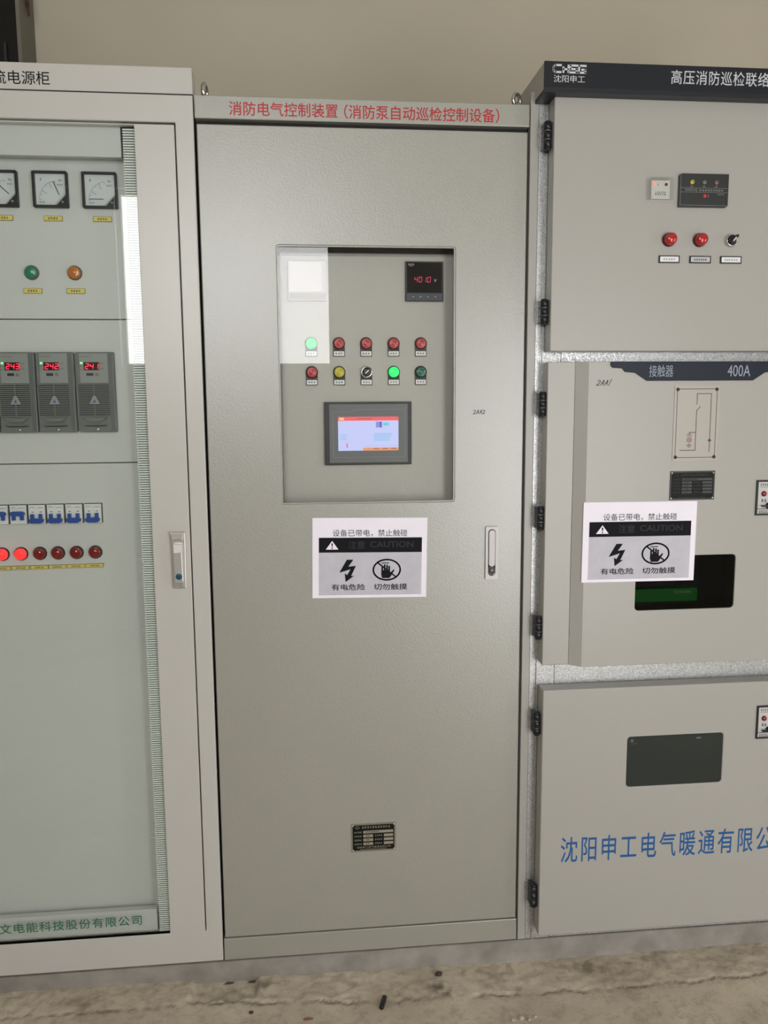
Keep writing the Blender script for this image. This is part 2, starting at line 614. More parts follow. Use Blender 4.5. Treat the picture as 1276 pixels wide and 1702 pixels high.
def concrete():
    m = bpy.data.materials.new('dusty_concrete')
    m.use_nodes = True
    nt = m.node_tree
    p = nt.nodes['Principled BSDF']
    p.inputs['Roughness'].default_value = .88
    tc = nt.nodes.new('ShaderNodeTexCoord')

    def nz(sc, det=6, ro=.6):
        n = nt.nodes.new('ShaderNodeTexNoise')
        n.inputs['Scale'].default_value = sc; n.inputs['Detail'].default_value = det; n.inputs['Roughness'].default_value = ro
        nt.links.new(tc.outputs['Object'], n.inputs['Vector'])
        return n
    a = nz(4.5); r = nt.nodes.new('ShaderNodeValToRGB')
    r.color_ramp.elements[0].position = .3; r.color_ramp.elements[0].color = srgb(180, 166, 146)
    r.color_ramp.elements[1].position = .68; r.color_ramp.elements[1].color = srgb(212, 199, 178)
    nt.links.new(a.outputs['Fac'], r.inputs['Fac'])
    c = nz(30, 8, .7); r2 = nt.nodes.new('ShaderNodeValToRGB')
    r2.color_ramp.elements[0].position = .34; r2.color_ramp.elements[0].color = (.55, .53, .5, 1)
    r2.color_ramp.elements[1].position = .52; r2.color_ramp.elements[1].color = (1, 1, 1, 1)
    nt.links.new(c.outputs['Fac'], r2.inputs['Fac'])
    mx = nt.nodes.new('ShaderNodeMixRGB'); mx.blend_type = 'MULTIPLY'; mx.inputs['Fac'].default_value = .6
    nt.links.new(r.outputs['Color'], mx.inputs[1]); nt.links.new(r2.outputs['Color'], mx.inputs[2])
    at_ = nt.nodes.new('ShaderNodeAttribute'); at_.attribute_name = 'dirt_shade'
    md = nt.nodes.new('ShaderNodeMixRGB'); md.inputs[2].default_value = srgb(84, 72, 58)  # mixes the painted crack shade and grime into the concrete
    nt.links.new(at_.outputs['Fac'], md.inputs['Fac']); nt.links.new(mx.outputs[0], md.inputs[1])
    nt.links.new(md.outputs[0], p.inputs['Base Color'])
    e = nz(120, 5, .7); b = nt.nodes.new('ShaderNodeBump'); b.inputs['Strength'].default_value = .7; b.inputs['Distance'].default_value = .003
    nt.links.new(e.outputs['Fac'], b.inputs['Height']); nt.links.new(b.outputs['Normal'], p.inputs['Normal'])
    return m


obj('floor', fb, concrete(), at=(0, 0, 0), structure=True)

# ================================================================== THINGS ON AND ALONG THE FLOOR
ch = B().box(-.84, 1.68, 0.0, .006, -.035, .049)
ch.box(-.84, 1.68, 0.0, .06, .043, .049)
tag(obj('base_channel', ch, CHANNEL, bevel=.003), 'grey galvanised steel base channel running along the concrete floor under the cabinets', 'steel channel')

pz = floor_z(.415, -.128) + .0065
pb = B().tube((.4085, -.147, pz), (.4205, -.110, pz), .0062, 18)
pb.tube((.4085, -.147, pz), (.4078, -.1492, pz), .0062, 18, r2=.0045)
tag(obj('cable_stub', pb, BLACK, bevel=.0008), 'short black plastic cylinder lying on the concrete in front of the cabinets', 'plastic cap')


def lump(name, x, y, r, sq, col, label, cat, seed, group=None):
    b = B()
    bmesh.ops.create_icosphere(b.bm, subdivisions=2, radius=r)
    for v in b.bm.verts:
        k = 1 + .35 * noise.noise(v.co * (1.4 / r) + Vector((seed, 0, 0)))
        v.co = Vector((v.co.x * k * sq[0], v.co.y * k * sq[1], v.co.z * k * sq[2]))
    tag(obj(name, b, col, at=(x, y, floor_z(x, y) + r * sq[2] * .7)), label, cat, group)


DPEB = mat('dark_pebble', (70, 60, 52), .9)
LPEB = mat('pale_mortar', (188, 176, 158), .9)
lump('pebble', .078, -.132, .005, (1.2, .8, .7), DPEB, 'small dark pebble on the concrete below the joint of the glass door cabinet', 'pebble', 1)
lump('mortar_chip', .575, -.035, .010, (1.0, .7, .6), DPEB, 'dark lump of dried mortar on the floor close to the base channel', 'mortar chip', 5)
lump('brick_sliver', .222, -.165, .009, (1.5, .35, .3), mat('reddish_brick', (132, 88, 70), .9), 'thin reddish sliver lying flat on the concrete', 'brick sliver', 9)
for k, (cx, cy, r) in enumerate(((.735, -.213, .006), (.757, -.208, .0075), (.776, -.214, .005), (.795, -.204, .0045))):
    lump('mortar_crumb', cx, cy, r, (1, .9, .7), LPEB, 'pale mortar crumb in the small cluster on the concrete in front', 'mortar crumb', 20 + k, 'pale mortar crumbs')

cb = B()
cpts = [(-.6125, .86, 2.96), (-.6130, .86, 2.84), (-.6115, .86, 2.80), (-.6090, .86, 2.765)]
for a, b_ in zip(cpts, cpts[1:]):
    cb.tube(a, b_, .0065 if b_[2] > 2.79 else .006, 10, r2=.006 if b_[2] > 2.79 else .003)
tag(obj('hanging_cable', cb, mat('brown_cable', (84, 52, 34), .6)), 'brown cable end hanging beside the frame of the dark window', 'cable')


# ================================================================== SHARED INSTRUMENTS
def lamp(parent, x, y, z, lens, d=.030, holder=None, proud=.012, label=None, glow=False, name='indicator_lamp', black=BLACK, tagseed=0):
    """round lamp on a panel whose front is at depth y; holder=(width, height) of a name tag under it"""
    r = d / 2
    b = B().lathe(0, 0, [(r * 1.13, 0), (r * 1.13, -.004), (r * 1.05, -.0055), (r * .96, -.0058), (r * .96, 0)], 28)
    if holder:
        w_, h_ = holder
        b.box(-w_ / 2, w_ / 2, -.003, 0, -r - h_, 0, 0)
    o = obj(name, b, black, parent, (x, y, z), key=('lampbase', d, holder))
    pr = [(r * .95, -.003), (r * .95, -proud * .75), (r * .82, -proud * .98), (r * .70, -proud * .93), (r * .40, -proud * 1.08), (0, -proud * 1.13)]
    obj('lens', B().lathe(0, 0, pr, 28), lens, o, (x, y, z), label=label, key=('lens', d, proud, lens.name))
    if holder:
        b = B().box(-w_ * .44, w_ * .44, -.0042, -.003, -r - h_ + .0018, -r - h_ + .0018 + .0112)
        fine_print(b, -w_ * .34, w_ * .34, -r - h_ + .0074, .0045, -.0042, 1, seed=tagseed)
        obj('name_tag', b, [WHITE, INKF], o, (x, y, z), key=('tag', d, holder, tagseed))
    return o


def selector(parent, x, y, z, d, ang, holder=None, tagseed=0):
    r = d / 2
    b = B().lathe(0, 0, [(r * 1.1, 0), (r * 1.1, -.006), (r * .98, -.011), (r * .80, -.011), (r * .76, -.007), (0, -.007)], 32)
    if holder:
        w_, h_ = holder
        b.box(-w_ / 2, w_ / 2, -.003, 0, -r - h_, 0, 1)
    o = obj('selector_switch', b, [CHROME, BLACK], parent, (x, y, z))
    k = B().lathe(0, 0, [(r * .72, -.007), (r * .70, -.012), (r * .6, -.0135), (0, -.0135)], 28)
    c, s_ = math.cos(ang), math.sin(ang)
    Q = lambda u, v: (u * c - v * s_, u * s_ + v * c)
    k.poly([Q(-r * .72, -r * .26), Q(r * 1.0, -r * .2), Q(r * 1.0, r * .2), Q(-r * .72, r * .26)], -.023, -.010)
    kn = obj('knob', k, BLACK, o, (x, y, z), bevel=.0008)
    obj('pointer_mark', B().poly([Q(r * -.4, -r * .09), Q(r * .42, -r * .09), Q(r * .42, r * .09), Q(r * -.4, r * .09)], -.0236, -.0231), WHITE, o, (x, y, z), label='white pointer mark')
    if holder:
        b = B().box(-w_ * .44, w_ * .44, -.0042, -.003, -r - h_ + .0018, -r - h_ + .013)
        fine_print(b, -w_ * .34, w_ * .34, -r - h_ + .0074, .0045, -.0042, 1, seed=tagseed)
        obj('name_tag', b, [WHITE, INKF], o, (x, y, z))
    return o


def nameplate(parent, x0, x1, z0, z1, y, rows, plate, fill, dots, company=None, ring=.0):
    """riveted rating plate: dark print with pale boxes"""
    b = B().box(x0, x1, y - .0012, y, z0, z1, 0)
    w_, h_ = x1 - x0, z1 - z0
    m = w_ * .035
    b.poly(rrect(x0 + m, x1 - m, z0 + m, z1 - m, m), y - .0016, y - .001, 1)
    o = obj('nameplate', b, [plate, mat('nameplate_black', (15, 17, 14), .5, spec=.2)], parent)
    for cx in (x0 + m * 1.1, x1 - m * 1.1):
        for cz in (z0 + m * 1.1, z1 - m * 1.1):
            obj('rivet', B().lathe(0, 0, [(.0026, 0), (.0022, -.0012), (.0012, -.0019), (0, -.0021)], 12), SATIN, o, (cx, y - .0016, cz), key='rivet')
    q = B()
    yy = y - .0016
    top = z1 - h_ * .17
    fine_print(q, x0 + w_ * .24, x1 - w_ * .12, top + h_ * .04, h_ * .075, yy, 1, seed=3)
    q.arc(x0 + w_ * .14, top + h_ * .04, w_ * .045, 0, 2 * math.pi, w_ * .012, yy - .0003, yy, 1, n=14, rz=h_ * .035)
    rh = h_ * .56 / rows
    for k in range(rows):
        zc = top - h_ * .06 - rh * (k + .5)
        fine_print(q, x0 + w_ * .07, x0 + w_ * .24, zc, rh * .42, yy, 1, 4, seed=k)
        if k == 0:
            q.box(x0 + w_ * .27, x1 - w_ * .06, yy - .0002, yy, zc - rh * .34, zc + rh * .34, 0)
            fine_print(q, x0 + w_ * .32, x0 + w_ * .62, zc, rh * .36, yy - .0002, 2, 8, seed=k)
        else:
            q.box(x0 + w_ * .27, x0 + w_ * .49, yy - .0002, yy, zc - rh * .34, zc + rh * .34, 0)
            fine_print(q, x0 + w_ * .53, x0 + w_ * .70, zc, rh * .42, yy, 1, 4, seed=k + 9)
            q.box(x0 + w_ * .73, x1 - w_ * .06, yy - .0002, yy, zc - rh * .34, zc + rh * .34, 0)
            fine_print(q, x0 + w_ * .33, x0 + w_ * .42, zc, rh * .3, yy - .0002, 2, 2, seed=k)
    fine_print(q, x0 + w_ * .2, x1 - w_ * .2, z0 + h_ * .085, h_ * .03, yy, 1, seed=5)
    obj('printed_table', q, [fill, dots, INK], o)
    if company:
        lettering(company, x0 + w_ * .12, x1 - w_ * .12, z0 + h_ * .125, z0 + h_ * .195, yy, dots, o)
    return o


# ================================================================== MIDDLE CABINET
mid = thing('control_cabinet', 'light grey control cabinet with red header lettering and recessed instrument window, between two other cabinets', 'electrical cabinet', (.4, .4, .05))
D = .79
b = B()
b.box(.0012, .02, .0305, D, .05, 2.238)
b.box(.7812, .7988, .0305, D, .05, 2.238)
b.box(.02, .7812, D - .01, D, .05, 2.238)
b.box(.02, .7812, .03, D - .01, 2.222, 2.234)
b.box(.02, .7812, .03, D - .01, .05, .06)
b.box(.02, .7812, .06, .066, .06, 2.222, 1)  # dark sheet standing in for the shaded interior
obj('body', b, [PAINT, GAP_FILL], mid)
b = B().box(.0012, .7992, -.001, .03, 2.187, 2.2385)
h = obj('header_panel', b, PAINT, mid, bevel=.002)
lettering('消防电气控制装置', .081, .3350, 2.1950, 2.2265, -.001, RED_INK, h, bold=.007, label='red header lettering')
lettering('（消防泵自动巡检控制设备）', .3500, .7240, 2.1940, 2.2265, -.001, RED_INK, h, bold=.007, label='red header lettering')
WX0, WX1, WZ0, WZ1 = .1830, .6190, 1.2765, 1.9040
dr = obj('door', B().holed(rect(.0050, .7955,   .1165, 2.1750), [rrect(WX0, WX1, WZ0, WZ1, .006, 4)], 0.0, .018), PAINT, mid, bevel=.0022)
obj('door_seal', B().holed(rect(.0016, .7986, .114, 2.186), [rect(WX0 - .012, WX1 + .012, WZ0 - .012, WZ1 + .012)], .02, .03), GAP_FILL, mid)  # wide seal doubles as dark filler for the shaded door gap
obj('plinth_panel', B().box(.0015, .7985, 0, .03, .0505, .1125), PAINT, mid, bevel=.002)
# glazed recess
IY = .050
b = B()
PT, PL, PR_, PB, BR_ = 1.8880, .1900, WX1 + .020, WZ0 - .012, .0095      # the panel's top and one side are folded back
prof = [(PT + BR_ * math.sin(R(t)), IY + BR_ * (1 - math.cos(R(t)))) for t in range(0, 91, 15)]
prs = [(PL - BR_ * math.sin(R(t)), IY + BR_ * (1 - math.cos(R(t)))) for t in range(0, 91, 15)]
b.box(PL, PR_, IY, IY + .002, PB, PT)
for (za, ya), (zb_, yb) in zip(prof, prof[1:]):
    b._f([b.bm.verts.new(p) for p in ((PL, ya, za), (PR_, ya, za), (PR_, yb, zb_), (PL, yb, zb_))], 0, True)
for (xa, ya), (xb_, yb) in zip(prs, prs[1:]):
    b._f([b.bm.verts.new(p) for p in ((xa, ya, PT), (xb_, yb, PT), (xb_, yb, PB), (xa, ya, PB))][::-1], 0, True)
bmesh.ops.remove_doubles(b.bm, verts=b.bm.verts, dist=.00001)
obj('instrument_panel', b, mat('recessed_panel_paint', (180, 177, 168), .36, bump=(330, .4)), mid)
gk = B().holed(rrect(WX0 + .0003, WX1 - .0003, WZ0 + .0003, WZ1 - .0003, .006, 4), [rrect(WX0 + .0028, WX1 - .0028, WZ0 + .0028, WZ1 - .0028, .004, 4)], .001, .006)
obj('window_gasket', gk, PAINT, mid)
obj('window_pane', B().box(WX0 + .001, WX1 - .001, .0062, .0092, WZ0 + .001, WZ1 - .001), GLASS, mid)

# lamps and switch
XS = [.2632, .3322, .4008, .4702, .5395]
HOLD = (.0292, .0185)
for i, (x, l, lb) in enumerate(zip(XS, [LIT_G, L_RED, L_RED, L_RED, L_RED], ['lit green lens', 'red lens', 'red lens', 'red lens', 'red lens'])):
    lamp(mid, x, IY, 1.6752, l, .0275, HOLD, .012, lb, tagseed=i)
for i, (x, l, lb) in enumerate(zip(XS, [L_RED, L_YEL, None, LIT_G, L_DGRN], ['red lens', 'yellow lens', '', 'lit green lens', 'dark green lens'])):
    if l is None:
        selector(mid, x, IY, 1.6040, .0275, R(42), HOLD, tagseed=30)
    else:
        lamp(mid, x, IY, 1.6040, l, .0275, HOLD, .012, lb, tagseed=10 + i)

# black digital meter
mx0, mx1, mz0, mz1 = .5003, .5965, 1.7788, 1.8762
o = obj('panel_meter', B().box(mx0, mx1, IY - .007, IY, mz0, mz1), BLACK, mid, bevel=.0012)
obj('display', B().box(mx0 + .004, mx1 - .004, IY - .0078, IY - .007, mz0 + .0215, mz1 - .003), mat('black_display', (12, 13, 16), .12), o)
obj('keypad', B().box(mx0 + .003, mx1 - .003, IY - .0078, IY - .007, mz0 + .003, mz0 + .019), mat('slate_keypad', (58, 62, 72), .45), o)
for k in range(4):
    kx = mx0 + .0195 + k * .0187
    obj('key', B().poly([(kx + .0048 * math.cos(t * math.pi / 8), mz0 + .0112 + .0030 * math.sin(t * math.pi / 8)) for t in range(16)], IY - .0088, IY - .0078),
        mat('blue_key', (44, 46, 92), .4) if k == 1 else mat('dark_key', (36, 38, 46), .4), o)
    obj('key_mark', B().box(kx - .0022, kx + .0022, IY - .0091, IY - .0088, mz0 + .0105, mz0 + .0119), SILVER_INK, o)
obj('digits', seven(B(), '401.0', mx0 + .0225, mz1 - .0505, .0068, .0125, .0042, .0014, IY - .0079), LED_RD, o, label='red LED digits')
obj('unit_letter', B().stroke([[(mx1 - .0235, mz1 - .043), (mx1 - .021, mz1 - .0495), (mx1 - .0185, mz1 - .043)]], .001, IY - .0083, IY - .0078), SILVER_INK, o)
q = B()
fine_print(q, mx0 + .007, mx0 + .0225, mz1 - .0078, .0045, IY - .0078, 0, 5, seed=2)
fine_print(q, mx0 + .010, mx0 + .0195, mz1 - .0118, .0016, IY - .0078, 0, 6, seed=4)
obj('maker_mark', q, SILVER_INK, o)
# pale instrument in the other top corner
px0, px1 = .2080, .3040
o = obj('panel_meter', B().box(px0, px1, IY - .007, IY, mz0, mz1), mat('pale_meter_case', (188, 184, 182), .4), mid, bevel=.0012, label='pale blank meter behind the window reflection')
obj('display', B().box(px0 + .003, px1 - .012, IY - .0082, IY - .007, mz0 + .022, mz1 - .003), mat('pale_meter_face', (204, 198, 198), .3), o)
obj('keypad', B().box(px0 + .003, px1 - .003, IY - .0078, IY - .007, mz0 + .003, mz0 + .019), mat('pale_meter_band', (164, 158, 158), .4), o)

# touch screen
hx0, hx1, hz0, hz1 = .2925, .5148, 1.3700, 1.5295
HY = IY - .010
o = obj('touchscreen', B().box(hx0, hx1, HY, IY, hz0, hz1), mat('screen_case', (34, 36, 38), .4), mid, bevel=.0015)
obj('bezel', B().box(hx0 + .012, hx1 - .010, HY - .0012, HY, hz0 + .006, hz1 - .0055), mat('screen_bezel', (104, 107, 108), .42), o, bevel=.0006)
by = HY - .0012
q = B()
lx0, lx1, lz0, lz1 = hx0 + .022, hx1 - .018, hz0 + .0195, hz1 - .019
q.stroke([[(lx0, lz1 - .006), (lx0, lz0), (lx1, lz0), (lx1, lz1), (lx0 + .055, lz1), (lx0 + .047, lz1 - .006), (lx0, lz1 - .006)]], .0009, by - .0003, by)
obj('bezel_line', q, mat('bezel_line_grey', (136, 140, 142), .45), o)
sx0, sx1, sz0, sz1 = .3267, .4806, 1.4064, 1.4922
scn = obj('screen', B().box(sx0, sx1, by - .0006, by, sz0, sz1), scr('screen_lilac', 200, 206, 252), o, label='lit display with red title bar')
sy = by - .0006
W_, H_ = sx1 - sx0, sz1 - sz0
U = lambda a, b, c, d: (sx0 + a * W_, sx0 + b * W_, sy - .0003, sy, sz0 + c * H_, sz0 + d * H_)
obj('title_bar', B().box(*U(0, 1, .885, 1)), scr('screen_red', 246, 92, 98), scn)
obj('title_logo', B().box(*[U(.02, .10, .905, .975)[i] + (-.0003 if i in (2, 3) else 0) for i in range(6)]), scr('screen_cream', 240, 200, 150), scn)
obj('menu_bar', B().box(*U(.41, 1, 0, .085)), scr('screen_orange', 238, 152, 100), scn)
q = B()
for k in range(3):
    q.box(*[U(.585 + .145 * k, .675 + .145 * k, .045, .07)[i] + (-.0003 if i in (2, 3) else 0) for i in range(6)])
obj('menu_text', q, scr('screen_brown', 150, 92, 84), scn)
q = B(); q.box(*[U(.31, .56, .93, .955)[i] + (-.0003 if i in (2, 3) else 0) for i in range(6)])
obj('title_text', q, scr('screen_dark_red', 196, 60, 72), scn)
obj('icon', B().box(*U(.625, .675, .68, .85)).box(*U(.68, .725, .68, .85), 1), [scr('screen_violet', 138, 140, 224), scr('screen_indigo', 92, 96, 196)], scn)
obj('icon', B().box(*U(.745, .84, .735, .825)), scr('screen_cyan', 90, 210, 226), scn)
q = B()
for k in range(4):
    q.box(*U(.59, .90 - .02 * k, .47 - .062 * k, .517 - .062 * k))
obj('data_text', q, scr('screen_pale_blue', 160, 200, 246), scn)
q = B()
for k in range(3):
    q.box(*U(.03, .145 - .015 * (k == 1), .445 - .062 * k, .485 - .062 * k))
obj('data_text', q, scr('screen_pale_blue', 160, 200, 246), scn)
q = B(); q.box(*U(.135, .155, .09, .23))
obj('gauge_bar', q, scr('screen_pink', 222, 110, 170), scn)
obj('data_line', B().box(*U(.42, .98, .135, .143)), scr('screen_grey_line', 176, 180, 210), scn)

# flush swing handle
def flush_handle(parent, x0, x1, z0, z1, y):
    o = obj('door_handle', B().holed(rrect(x0, x1, z0, z1, .002, 3), [rrect(x0 + .0065, x1 - .0065, z0 + .009, z1 - .0065, .0092, 6)], y - .006, y), mat('handle_silver', (204, 199, 197), .45, .1), parent, bevel=.0012)
    obj('recess', B().poly(rrect(x0 + .006, x1 - .006, z0 + .008, z1 - .006, .0092, 6), y - .0008, y), BLACKM, o)
    obj('lever', B().poly([p for p in rrect(x0 + .0082, x1 - .0078, z0 + .0335, z1 - .0085, .0078, 6)], y - .0085, y - .001), mat('handle_lever', (196, 191, 190), .42, .1), o, bevel=.0014)
    b = B().poly(rrect(x0 + .0072, x1 - .0072, z0 + .0095, z0 + .033, .006, 4), y - .004, y - .001)
    obj('lock_housing', b, mat('lock_dark', (42, 40, 40), .4), o)
    obj('key_cylinder', B().lathe(0, 0, [(.0062, 0), (.0062, -.003), (.005, -.0036), (0, -.0034)], 20), mat('lock_grey', (98, 92, 88), .35, .6), o, ((x0 + x1) / 2, y - .004, z0 + .0225))
    obj('lock_tip', B().lathe(0, 0, [(.0028, 0), (.0026, -.0024), (0, -.0034)], 14), CHROME, o, (x1 - .0105, y - .004, z0 + .0135))


flush_handle(mid, .7000, .7325, 1.0722, 1.2097, 0.0)
nameplate(mid, .3445, .4640, .3380, .4170, 0.0, 4, mat('aluminium_plate', (140, 138, 124), .4, .4), mat('plate_box', (150, 142, 124), .5), mat('plate_print', (150, 146, 126), .5), '沈阳申工电气暖通有限公司')
# pen writing on the paint
def pen(parent, lines, wd, y):
    obj('handwriting', B().stroke(lines, wd, y - .0003, y), INKF, parent, label='handwritten marker code')


def glyph(s, x, z, wd, h, sl=.25):
    G = {'2': [[(0, .8), (.35, 1), (.8, .85), (.7, .55), (0, 0), (.9, .05)]],
         'A': [[(0, 0), (.55, 1), (.7, .95), (.75, .0)], [(.2, .42), (.75, .45)]],
         '1': [[(.2, -.05), (.5, 1.15)]]}
    out = []
    for k, chh in enumerate(s):
        for L in G[chh]:
            out.append([(x + (k * 1.15 + u) * wd + sl * v * h, z + v * h) for u, v in L])
    return out


pen(mid, glyph('2AA2', .6660, 1.4975, .0068, .0095, .1), .0014, 0.0)


def eye(parent, x, y, z, yaw, R1=.0205, r1=.0055):
    rot = Matrix.Rotation(yaw, 3, 'Z')
    b = B().torus((0, 0, .0), rot, R1, r1)
    e = -(R1 + r1 * .6)
    b.tube((0, 0, e), (0, 0, e - .006), .011, 18)
    b.tube((0, 0, e - .006), (0, 0, e - .014), .014, 6, smooth=False)
    obj('lifting_eye', b, CHROME, parent, (x, y, z))


eye(mid, .0170, .10, 2.2775, R(84))
eye(mid, .7800, .05, 2.2630, R(45), .0168, .0048)

# ================================================================== LEFT CABINET (glass door)
lef = thing('power_cabinet', 'pale grey cabinet with tall glass door showing dial meters, red digit modules and blue breakers', 'electrical cabinet', (-.4, .4, .05))
LX0 = -.80
b = B()
b.box(LX0, LX0 + .018, .012, D, .05, 2.2365)
b.box(-.0195, -.0015, .012, D, .05, 2.2365)
b.box(LX0 + .018, -.0195, D - .01, D, .05, 2.2365)
b.box(LX0 + .018, -.0195, .06, D - .01, 2.226, 2.2365)
b.box(LX0 + .018, -.0195, .06, D - .01, .05, .06)
obj('body', b, PAINT_L, lef)
fo = obj('front_frame', B().holed(rect(LX0, -.0015, .0505, 2.2375), [rect(LX0 + .044, -.0435, .1385, 2.1765)], 0.0, .030), PAINT_L, lef, bevel=.0025)
b = B().box(LX0, -.0015, .002, .06, 2.2400, 2.2985)
h = obj('header_panel', b, PAINT_L, lef, bevel=.002)
obj('header_joint', B().box(LX0, -.0018, .003, .05, 2.2372, 2.2402), GAP_FILL, lef)
lettering('直流电源柜', -.4785, -.3205, 2.2505, 2.2800, .002, INK, h, bold=.004, label='black header lettering')
obj('door_seal', B().holed(rect(LX0 + .044, -.0435, .1385, 2.1765), [rect(LX0 + .075, -.075, .17, 2.14)], .022, .030), GAP_FILL, lef)
GX = -.1375
dz0, dz1 = .1345, 2.1715
obj('glass_door', B().holed(rect(LX0 + .0465, -.0462, dz0, dz1), [rect(LX0 + .0465 + .004, GX, dz0 + .004, dz1 - .003)], 0.0, .018), PAINT_L, lef, bevel=.0016)
obj('window_pane', B().box(LX0 + .0500, GX + .010, .0065, .0115, dz0 + .003, dz1 - .002), GLASS_G, lef)
hb = B()
nb = 345
for k in range(nb):
    zz = dz0 + .006 + k * (dz1 - dz0 - .012) / nb
    zc = zz + .0019
    hb.poly([(-.1676, zc), (-.1650, zz), (GX + .0005, zz), (GX + .0005, zz + .0038), (-.1650, zz + .0038)], .0118, .0122)
obj('printed_border', hb, mat('pale_glass_print', (230, 236, 230), .5), lef, label='fine pale stripes along the glass edge')
# panels behind the glass
PY = .055
PXR = -.1725
seams = [2.1015, 1.7330, 1.3830, .1985]
obj('top_rail', B().box(LX0 + .06, PXR, .020, .040, 2.1015, 2.1760), PAINT_IN, lef, bevel=.0015)
obj('inner_panel', B().box(LX0 + .06, PXR, PY, PY + .012, 1.7342, 2.16), PAINT_IN, lef, bevel=.0012)
obj('inner_panel', B().box(LX0 + .06, PXR, PY, PY + .012, 1.3842, 1.7318), PAINT_IN, lef, bevel=.0012)
obj('inner_panel', B().box(LX0 + .06, PXR, PY, PY + .012, .1500, 1.3818), PAINT_IN, lef, bevel=.0012)
obj('inner_backing', B().box(LX0 + .05, -.05, PY + .014, PY + .02, .14, 2.17), mat('inner_backing_paint', (128, 136, 129), .6), lef)
br = obj('bottom_rail', B().box(LX0 + .06, PXR, .020, .040, .1390, .1985), PAINT_IN, lef, bevel=.0015)
lettering('志文电能科技股份有限公司', -.6040, -.2105, .1650, .1930, .0062, GREEN_INK, lef, bold=.006, rot=R(.1), spacing=1.12, name='glass_lettering', label='green company lettering on the glass')

METER_F = mat('meter_face', (212, 216, 220), .4)


def dial_meter(parent, x, z, y, ang, flat=False):
    s = .0405
    b = B().holed(rrect(-s, s, -.0415, .0415, .003, 3), [[(-s + .0055, -.0415 + .0055 + .0), (s - .026, -.0415 + .0055), (s - .0048, -.0415 + .0285), (s - .0048, .0415 - .005), (-s + .0055, .0415 - .005)]], -.012, 0)
    o = obj('dial_meter', b, mat('meter_case', (26, 30, 38), .45, spec=.25), parent, (x, y, z), bevel=.0008, key='metercase')
    f = B().box(-s + .004, s - .004, -.003, -.001, -.037, .037)
    obj('dial_face', f, METER_F, o, (x, y, z), key='meterface')
    q = B()
    cx, cz = .016, -.022
    yy = -.0032
    q.arc(cx, cz, .043, R(100), R(180), .0007, yy - .0002, yy, n=20)
    for k in range(6):
        t = R(98 + 82 * k / 5)
        q.stroke([[(cx + .043 * math.cos(t), cz + .043 * math.sin(t)), (cx + .038 * math.cos(t), cz + .038 * math.sin(t))]], .0008, yy - .0002, yy)
    for t in (R(152), R(118)):
        q.stroke([[(cx + .040 * math.cos(t), cz + .040 * math.sin(t)), (cx + .029 * math.cos(t), cz + .029 * math.sin(t))]], .0011, yy - .0002, yy)
    fine_print(q, -.025, -.019, .0235, .006, yy, 0, 1, seed=1)
    fine_print(q, .018, .027, .022, .005, yy, 0, 2, seed=2)
    fine_print(q, .015, .028, .012, .004, yy, 0, 3, seed=5)
    fine_print(q, -.028, -.014, -.028, .004, yy, 0, 3, seed=6)
    obj('dial_scale', q, mat('scale_print', (120, 122, 128), .5), o, (x, y, z), key='meterscale')
    n = B()
    if flat:
        n.stroke([[(-.025, -.0195), (.007, -.0195)]], .0013, -.005, -.0046)
    else:
        t = R(ang)
        px, pz = .0185, -.0105
        n.stroke([[(px, pz), (px + .031 * math.cos(t), pz + .031 * math.sin(t))]], .0017, -.005, -.0046)
    obj('needle', n, INK, o, (x, y, z))
    cvr = B().poly([(s - .028, -.0365), (s - .0048, -.0415 + .0285), (s - .0048, -.0075), (.0095, -.0165), (.004, -.0365)][:0] or [(s - .026, -.036), (s - .0048, -.013), (s - .0048, -.006), (s - .034, -.036)], -.006, -.004)
    obj('needle_cover', cvr, LGREY, o, (x, y, z), key='metercover')
    obj('zero_screw', B().lathe(0, 0, [(.003, 0), (.0026, -.0012), (0, -.0014)], 14), mat('screw_grey', (150, 150, 150), .3, .5), o, (x + .028, y - .012, z - .029), key='meterscrew')
    return o


dial_meter(lef, -.4610, 2.0335, PY, 137)
dial_meter(lef, -.3462, 2.0335, PY, 112)
dial_meter(lef, -.2325, 2.0335, PY, 0, True)


def strip_label(parent, x, z, y, wd, h, seed):
    b = B().box(-wd / 2, wd / 2, -.002, 0, -h / 2, h / 2, 1)
    b.box(-wd / 2 + .001, wd / 2 - .001, -.0026, -.002, -h / 2 + .001, h / 2 - .001, 0)
    fine_print(b, -wd * .28, wd * .28, 0, h * .42, -.0026, 2, seed=seed)
    return obj('name_label', b, [YELLOW, OLIVE, BROWN_INK], parent, (x, y, z), key=('slab', wd, h, seed))


for k, x in enumerate((-.4590, -.3450, -.2305)):
    strip_label(lef, x, 1.9685, PY, .0435, .0125, k)
for x, l, lb in ((-.4022, L_GRN, 'green lens'), (-.3018, L_ORA, 'orange lens')):
    lamp(lef, x, PY, 1.8425, l, .0305, None, .014, lb, black=mat('lamp_ring', (96, 90, 80), .4))
    strip_label(lef, x, 1.8000, PY, .0435, .0125, 5)


